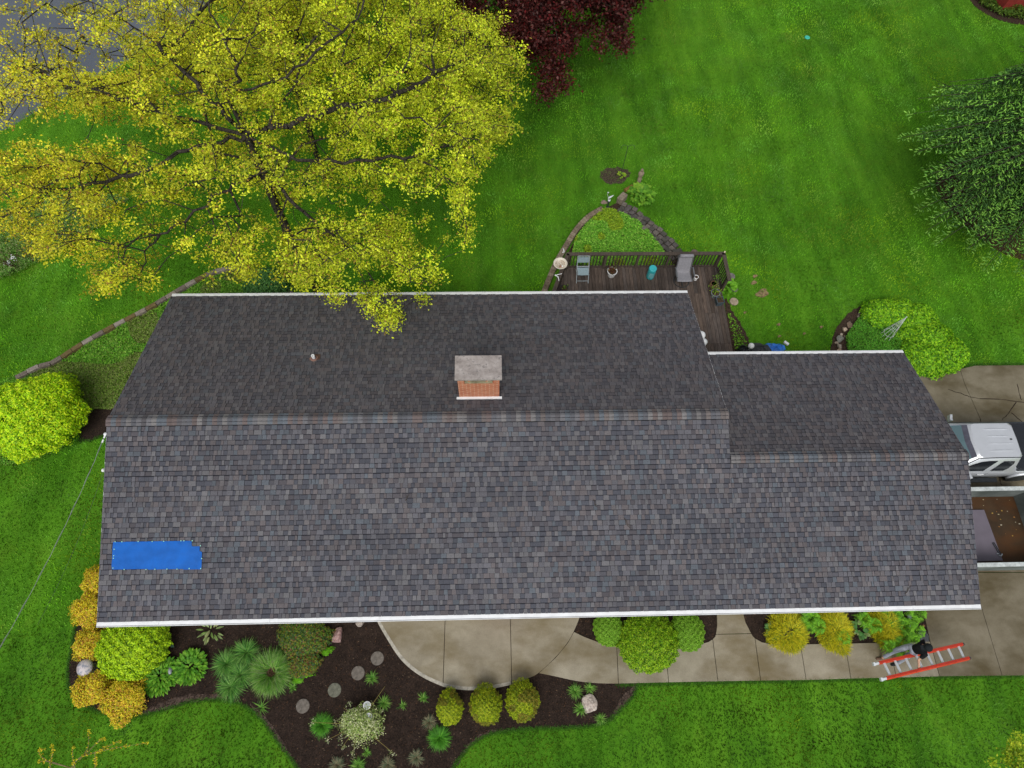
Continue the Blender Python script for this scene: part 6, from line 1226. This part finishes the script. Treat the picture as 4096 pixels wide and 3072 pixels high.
shL, shR = che + Vector((.02, .19, .13)), che + Vector((-.02, -.19, .13)); eL = Vector((hx - .10, hy + .10, 1.17)) + Vector((.12, -.02, 0)); eR = che + Vector((-.12, -.30, -.10))
hd = []
for H_, E_ in ((H1, eL), (H2, eR)):
    f_ = (H_ - E_).normalized(); sdv = f_.cross(Vector((0, 0, 1))).normalized(); palm = H_ - f_ * .02; ch = []
    for i, (o_, l_) in enumerate(((-.030, .062), (-.010, .074), (.011, .070), (.030, .054))):
        b0 = palm + sdv * o_; ch.append([(tuple(palm), .026), (tuple(b0 + f_ * .035), .011), (tuple(b0 + f_ * (.035 + l_ * .45) + Vector((0, 0, -.012))), .0095), (tuple(b0 + f_ * (.02 + l_ * .45) + Vector((0, 0, -.045))), .008)])
    ch.append([(tuple(palm), .026), (tuple(palm - sdv * .04 + f_ * .005), .012), (tuple(palm - sdv * .055 + f_ * .03 + Vector((0, 0, -.02))), .0095)]); hd.append((palm, ch))
chains = [[(tuple(pel), .13), (tuple(che), .14), (tuple(nek), .055), (tuple(hed), .085), (tuple(hed + Vector((0, 0, .08))), .078)],
          [(tuple(che), .14), (tuple(shL), .055), (tuple(eL), .042), (tuple(H1.lerp(eL, .25)), .030), (tuple(hd[0][0]), .026)], [(tuple(che), .14), (tuple(shR), .055), (tuple(eR), .042), (tuple(H2.lerp(eR, .25)), .030), (tuple(hd[1][0]), .026)],
          [(tuple(pel), .13), (tuple(hipL), .088), (tuple(kF), .06), (tuple(fF), .038)], [(tuple(pel), .13), (tuple(hipR), .088), (tuple(kB), .06), (tuple(fB), .038)]] + hd[0][1] + hd[1][1]
# nose and ears sit on the head, which looks down the walkway to the left
chains += [[(tuple(hed), .085), (tuple(hed + Vector((-.098, 0, -.0))), .014)], [(tuple(hed), .085), (tuple(hed + Vector((0, .088, 0))), .013)], [(tuple(hed), .085), (tuple(hed + Vector((0, -.088, 0))), .013)]]
bd = skin_obj('body', chains, M_SKIN, per)
skin_obj('shirt', [[(tuple(pel + Vector((0, 0, -.12))), (.16, .16)), (tuple(pel.lerp(che, .5)), .15), (tuple(che + Vector((0, 0, .04))), .165), (tuple(nek - Vector((0, 0, .05))), .07)], [(tuple(che + Vector((0, 0, .04))), .165), (tuple(shL), .075), (tuple(shL.lerp(eL, .75)), .065)], [(tuple(che + Vector((0, 0, .04))), .165), (tuple(shR), .075), (tuple(shR.lerp(eR, .75)), .065)]], M_SHIRT, per)
skin_obj('trousers', [[(tuple(pel + Vector((0, 0, .14))), .14), (tuple(pel), .145), (tuple(hipL), .105), (tuple(kF), .078), (tuple(kF.lerp(fF, .88)), .062)], [(tuple(pel), .145), (tuple(hipR), .105), (tuple(kB), .078), (tuple(kB.lerp(fB, .88)), .062)]], M_JEAN, per)
for f_, mt in ((fF, plain('brown_shoe', (.16, .09, .06), .7, .3)), (fB, M_HAIR)):
    skin_obj('shoe', [[(tuple(f_ + Vector((.07, 0, -.045))), .045), (tuple(f_ + Vector((-.03, -.01, -.045))), .05), (tuple(f_ + Vector((-.17, -.02, -.055))), .042)]], mt, per, 1)
m = MB(); k = MB(); k.lathe([(.108, -.0), (.122, .035), (.118, .08), (.09, .125), (.04, .15), (0, .155)], hed + Vector((.01, 0, .01)), 20); m.add(k.v, k.f); m.grid(lambda u, v: hed + Vector((-.09 - .10 * v, (u - .5) * .17 * (1 - .3 * v), .035 - .015 * v)), 6, 3); m.build('cap', M_HAIR, per, smooth=True)
m = MB()
for sy in (-.03, .03): m.lathe([(0, -.009), (.008, 0), (0, .009)], hed + Vector((-.086, sy, .022)), 8, (.03, .02, .02))
m.tube([hed + Vector((-.085, -.025, -.045)), hed + Vector((-.09, 0, -.043)), hed + Vector((-.085, .025, -.045))], .005, 5, (.3, .1, .09)); m.build('face_features', M_PAINT, per)

# ================================================================== GARDEN THINGS
def fig(name, label, cat_, a, b_, parts, mat=M_STONE):
    q = G(a, b_); e = empty(name, (q.x, q.y, 0), label, cat_)
    for nm, fn in parts: m = MB(); fn(m, q); m.build(nm, mat, e, smooth=True)
    return e
TAN = (.30, .24, .17)
fig('statue', 'slender tan standing figure behind the light green hosta', 'statue', 2552, 740, [('torso', lambda m, q: m.lathe([(.10, 0), (.11, .05), (.085, .3), (.10, .42), (.07, .5), (.115, .62), (.13, .74), (.10, .80), (.035, .84)], q, 16, TAN, sy=.75)), ('head', lambda m, q: m.lathe([(0, .83), (.05, .85), (.062, .90), (.055, .95), (0, .975)], q, 14, TAN))])
q = G(2481, 712); e = empty('shepherd_hook', q, 'thin black double shepherd hook pole on the open lawn', 'hook'); m = MB(); m.tube([(q.x, q.y, 0), (q.x, q.y, 1.85)], .012, 6); m.build('pole', M_DARKW, e)
for sg in (-1, 1): m = MB(); m.tube([(q.x, q.y, 1.8), (q.x + sg * .05, q.y, 1.9), (q.x + sg * .16, q.y - .03, 1.97), (q.x + sg * .26, q.y - .05, 1.93), (q.x + sg * .28, q.y - .05, 1.82), (q.x + sg * .25, q.y - .05, 1.78)], .008, 5); m.build('hook_arm', M_DARKW, e)
hosta('leafy_weed', 'small lime plant at foot of the shepherd hook', 2486, 700, .16, 30, .1, .07, [(.25, .45, .03), (.35, .5, .04)], .12)
q = G(2430, 830); e = empty('garden_ornament', q, 'black post ornament with silver bird-like top at the wall end', 'ornament'); m = MB(); m.lathe([(.08, 0), (.07, .03), (.03, .06), (.028, .34), (.06, .37), (.06, .40), (.02, .42), (.02, .52)], q, 12); m.build('post', M_DARKW, e)
m = MB(); m.lathe([(0, .42), (.055, .44), (.06, .48), (0, .52)], q, 12); m.tube([q + Vector((-.07, -.02, .60)), q + Vector((.02, .02, .63)), q + Vector((.17, .10, .66))], [.02, .045, .012], 7); m.build('bird', M_ALUL, e); m = MB(); m.tube([q + Vector((-.05, 0, .62)), q + Vector((-.12, .05, .75)), q + Vector((-.10, .06, .86))], .007, 5); m.lathe([(0, -.03), (.035, 0), (0, .03)], q + Vector((-.10, .06, .87)), 8); m.build('stake', M_ALUL, e)
rock('stone', 'small pinkish stone on the lawn next to black ornament', 'stone', 2415, 809, .17, [(.25, .18, .15), (.3, .22, .18)], .35, seed=70)
# obelisk trellis
q = G(3540, 1346); e = empty('obelisk_trellis', q, 'white wire obelisk trellis rising from the vinca', 'trellis'); tip = Vector((q.x, q.y, 1.5))
for k in range(9): t = 2 * pi * k / 9; m = MB(); m.tube([(q.x + .24 * cos(t), q.y + .24 * sin(t), .05), tip], .0065, 4); m.build('rod', M_WHITE, e)
for z, r in ((.3, .195), (.75, .12), (1.15, .056)): m = MB(); m.tube([(q.x + r * cos(t), q.y + r * sin(t), z) for t in np.linspace(0, 2 * pi, 17)], .005, 4, cap=False); m.build('ring', M_WHITE, e)
m = MB(); m.lathe([(0, -.02), (.02, 0), (0, .03)], tip, 8); m.build('finial', M_WHITE, e)
# white solar lights
for i, (a, b_, r, z) in enumerate([(1468, 2822, .115, .5), (1475, 2866, .10, .55)]):
    q = G(a, b_, z); e = empty('solar_light', (q.x, q.y, 0), ['white round solar light standing clear above the dappled shrub', 'white striped solar light in the middle of the dappled shrub'][i], 'lamp', 'white solar garden lights'); m = MB(); m.tube([(q.x, q.y, 0), (q.x, q.y, z - .02)], .012, 6); m.build('stake', M_WHITE, e); m = MB(); m.lathe([(.05, -.05), (r, -.01), (r, .012), (r * .82, .02), (r * .8, .014)], (q.x, q.y, z), 26); m.build('shade', M_WHITE, e, smooth=False)
    m = MB()
    if i: m.box(q.x, q.y + .035, z + .02, .13, .05, .008, .1, col=(.6, .62, .62)); m.box(q.x, q.y - .03, z + .02, .15, .04, .008, .1, col=(.05, .05, .06))
    else: m.lathe([(0, .019), (r * .78, .018)], (q.x, q.y, z), 22, (.42, .46, .44))
    m.build('solar_panel', M_PAINT, e)
# stone mushroom
q = G(374, 2672, .0); e = empty('stone_mushroom', q, 'weathered white and red stone mushroom by the golden spireas', 'statue'); m = MB(); m.lathe([(.16, 0), (.15, .04), (.10, .12), (.09, .3), (.11, .36)], q, 20, (.42, .41, .38)); m.build('stem', M_STONE, e, smooth=True)
mm, nn_, bb_ = nodes('mushroom_paint', .7, .3); f1 = noise_fac(nn_, 9, 6, .7); f2 = noise_fac(nn_, 3, 3); nn_.links.new(mix(nn_, ramp(nn_, f2, [(.5, (0, 0, 0)), (.6, (.8, .8, .8))]), ramp(nn_, f1, [(.4, (.22, .24, .30)), (.52, (.55, .50, .50))]), ramp(nn_, f1, [(.4, (.45, .38, .36)), (.6, (.16, .045, .05))])), bb_.inputs['Base Color'])
R1 = Matrix.Translation(q + Vector((-.03, 0, .40))) @ Matrix.Rotation(-.12, 4, 'Y'); k = MB(); k.lathe([(.12, -.04), (.235, -.03), (.25, .0), (.23, .06), (.17, .12), (.08, .155), (0, .165)], n=28); m = MB(); m.add([R1 @ Vector(v) for v in k.v], k.f); m.build('cap', mm, e, smooth=True)
q = G(698, 2678, .15); fig('bird_figure', 'small grey stone bird between two halves of the leafy clump', 'statue', 696, 2682, [('body', lambda m, q: m.tube([q + Vector((-.06, .1, .22)), q + Vector((0, 0, .26)), q + Vector((.03, -.10, .30))], [.02, .065, .035], 9, (.36, .38, .42))), ('stand', lambda m, q: m.tube([q, q + Vector((0, 0, .24))], .02, 6, (.3, .3, .3)))])
q = G(1260, 2625); e = fig('frog_figure', 'small buff carved animal figure at edge of the dark leafy shrub', 'statue', 1263, 2628, [('body', lambda m, q: m.lathe([(.10, 0), (.12, .03), (.11, .1), (.07, .16), (.03, .19)], q + Vector((-.05, .03, 0)), 12, (.30, .27, .19))), ('head', lambda m, q: m.lathe([(0, .13), (.07, .15), (.075, .2), (.04, .25), (0, .26)], q + Vector((-.06, .05, 0)), 10, (.34, .31, .22))), ('base', lambda m, q: m.box(q.x + .03, q.y - .03, .05, .2, .17, .1, .8, col=(.22, .2, .15)))])
c = G(691, 2584); m = MB(); m.add([(c.x - .08, c.y + .02, .06), (c.x - .03, c.y - .05, .03), (c.x + .08, c.y - .05, .07), (c.x + .05, c.y + .01, .05), (c.x + .01, c.y + .09, .08)], [(0, 1, 2, 3, 4)], (.16, .30, .22)); tag(m.build('fallen_leaf', M_LEAF), 'single large grey-green leaf lying on mulch right of the clipped dome', 'leaf')
# frisbee
q = G(3229, 150, .02); m = MB(); m.lathe([(0, .03), (.09, .03), (.125, .02), (.135, 0), (.12, .0)], (q.x, q.y, .02), 26, (.05, .50, .36)); tag(m.build('flying_disc', M_PAINT, loc=(q.x, q.y, 0)), 'small turquoise disc lying on the far lawn', 'frisbee')
# drain hose
q0, q1 = G(3637, 2462, .35), G(3642, 2508, .06); m = MB(); P = [q0.lerp(q1, t / 24) for t in range(25)]; m.tube(P, [.058 if i % 2 else .047 for i in range(25)], 10); tag(m.build('drain_hose', plain('hose_grey', (.42, .48, .5), .5, .4), loc=tuple(q1), smooth=False), 'white corrugated drain hose coming down by the ferns', 'hose')
# bags, blue tarp bundle and white box behind the garage
def bundle(name, label, cat_, a, b_, rx, ry, h, mat, seed, col=(1, 1, 1), fold=7):
    q = G(a, b_, h * .4); rs = np.random.default_rng(seed); ph = rs.uniform(0, 6, 8); m = MB(); prof = 16
    def f(u, v):
        t = 2 * pi * u; r = math.sin(pi * .5 * min(1, (1 - v) * 1.15)) if v < 1 else 0; k = 1 + .12 * sin(3 * t + ph[0]) + .06 * sin(fold * t + ph[1] + 5 * v)
        z = h * v ** .7 * (1 + .12 * sin(4 * t + ph[2]) + .08 * sin(9 * t + 3 * v)); return (q.x + rx * r * k * cos(t), q.y + ry * r * k * sin(t), max(0.01, z * .9))
    m.grid(f, 40, prof, col); return tag(m.build(name, mat, loc=(q.x, q.y, 0), smooth=True), label, cat_)
M_BAG = plain('bag_black', (.018, .02, .024), .35, .5, var=.3)
bundle('rubbish_bag', 'shiny black bag behind the garage gutter, left of the white ball', 'bag', 2975, 1402, .26, .22, .5, M_BAG, 1); bundle('grill_cover', 'dark grey crumpled cover on the ground behind the garage gutter', 'cover', 3040, 1398, .42, .3, .5, plain('cover_grey', (.05, .055, .06), .5, .4, var=.3), 2)
bundle('tarp_bundle', 'crumpled bright blue tarp heap on the lawn behind garage gutter', 'tarp', 3100, 1394, .40, .26, .26, plain('tarp_heap', (.03, .20, .70), .4, .4, var=.25, scale=5), 3, fold=11)
q = G(3003, 1386, .55); m = MB(); m.lathe([(max(.001, .115 * sin(t)), .6 - .115 * cos(t)) for t in np.linspace(0, pi, 13)], (q.x, q.y, 0), 20); m.lathe([(.02, 0), (.02, .49)], (q.x, q.y, 0), 6); tag(m.build('globe_lamp', M_WHITE, loc=(q.x, q.y, 0), smooth=True), 'white ball lamp between the black bag and the grey cover', 'lamp')
q = G(3145, 1373, .05); m = MB(); m.box(q.x, q.y, .05, .2, .1, .09, -.75); tag(m.build('carton', M_WHITE, loc=(q.x, q.y, 0), bevel=.01), 'small white carton lying on the grass beyond the blue tarp heap', 'box')
# pale bare spots in the grass
M_STRAW = plain('bare_earth', (.26, .19, .10), .95, .1, var=.4, scale=12)
for a, b_, r in ((3050, 1172, .26), (3020, 1105, .1), (3015, 1130, .12), (3115, 1298, .08), (3117, 1345, .07), (3285, 1308, .07), (3217, 1334, .06), (2980, 1250, .06)):
    q = G(a, b_); m = MB(); ph = random.random() * 6; m.prism([(q.x + r * (1 + .25 * sin(3 * t + ph)) * cos(t + .3), q.y + r * .6 * (1 + .2 * sin(2 * t)) * sin(t) + r * .4 * cos(t)) for t in np.linspace(0, 2 * pi, 20)[:-1]], -.08, .012); tag(m.build('bare_patch', M_STRAW), kind='structure')
# red shed corner at the far right
q = G(3998, 50); e = empty('shed', (q.x + 1.4, q.y + 1.2, 0), 'red painted shed, only its corner in the far right top', 'shed'); R0 = Matrix.Translation((q.x, q.y, 0)) @ Matrix.Rotation(.22, 4, 'Z'); m = MB(); k = MB(); k.box(1.5, 1.3, 1.1, 3.0, 2.6, 2.2); m.add([R0 @ Vector(v) for v in k.v], k.f); m.build('wall', plain('red_paint', (.26, .03, .025), .6, .3, var=.15), e)
m = MB(); k = MB(); k.add([(-.2, -.2, 2.22), (3.2, -.2, 2.22), (3.2, 2.8, 2.22), (-.2, 2.8, 2.22), (-.2, 1.3, 3.1), (3.2, 1.3, 3.1)], [(0, 1, 5, 4), (2, 3, 4, 5), (0, 4, 3), (1, 2, 5), (3, 2, 1, 0)]); m.add([R0 @ Vector(v) for v in k.v], k.f); m.build('roof', plain('shed_roof', (.07, .07, .075), .9, .1), e)
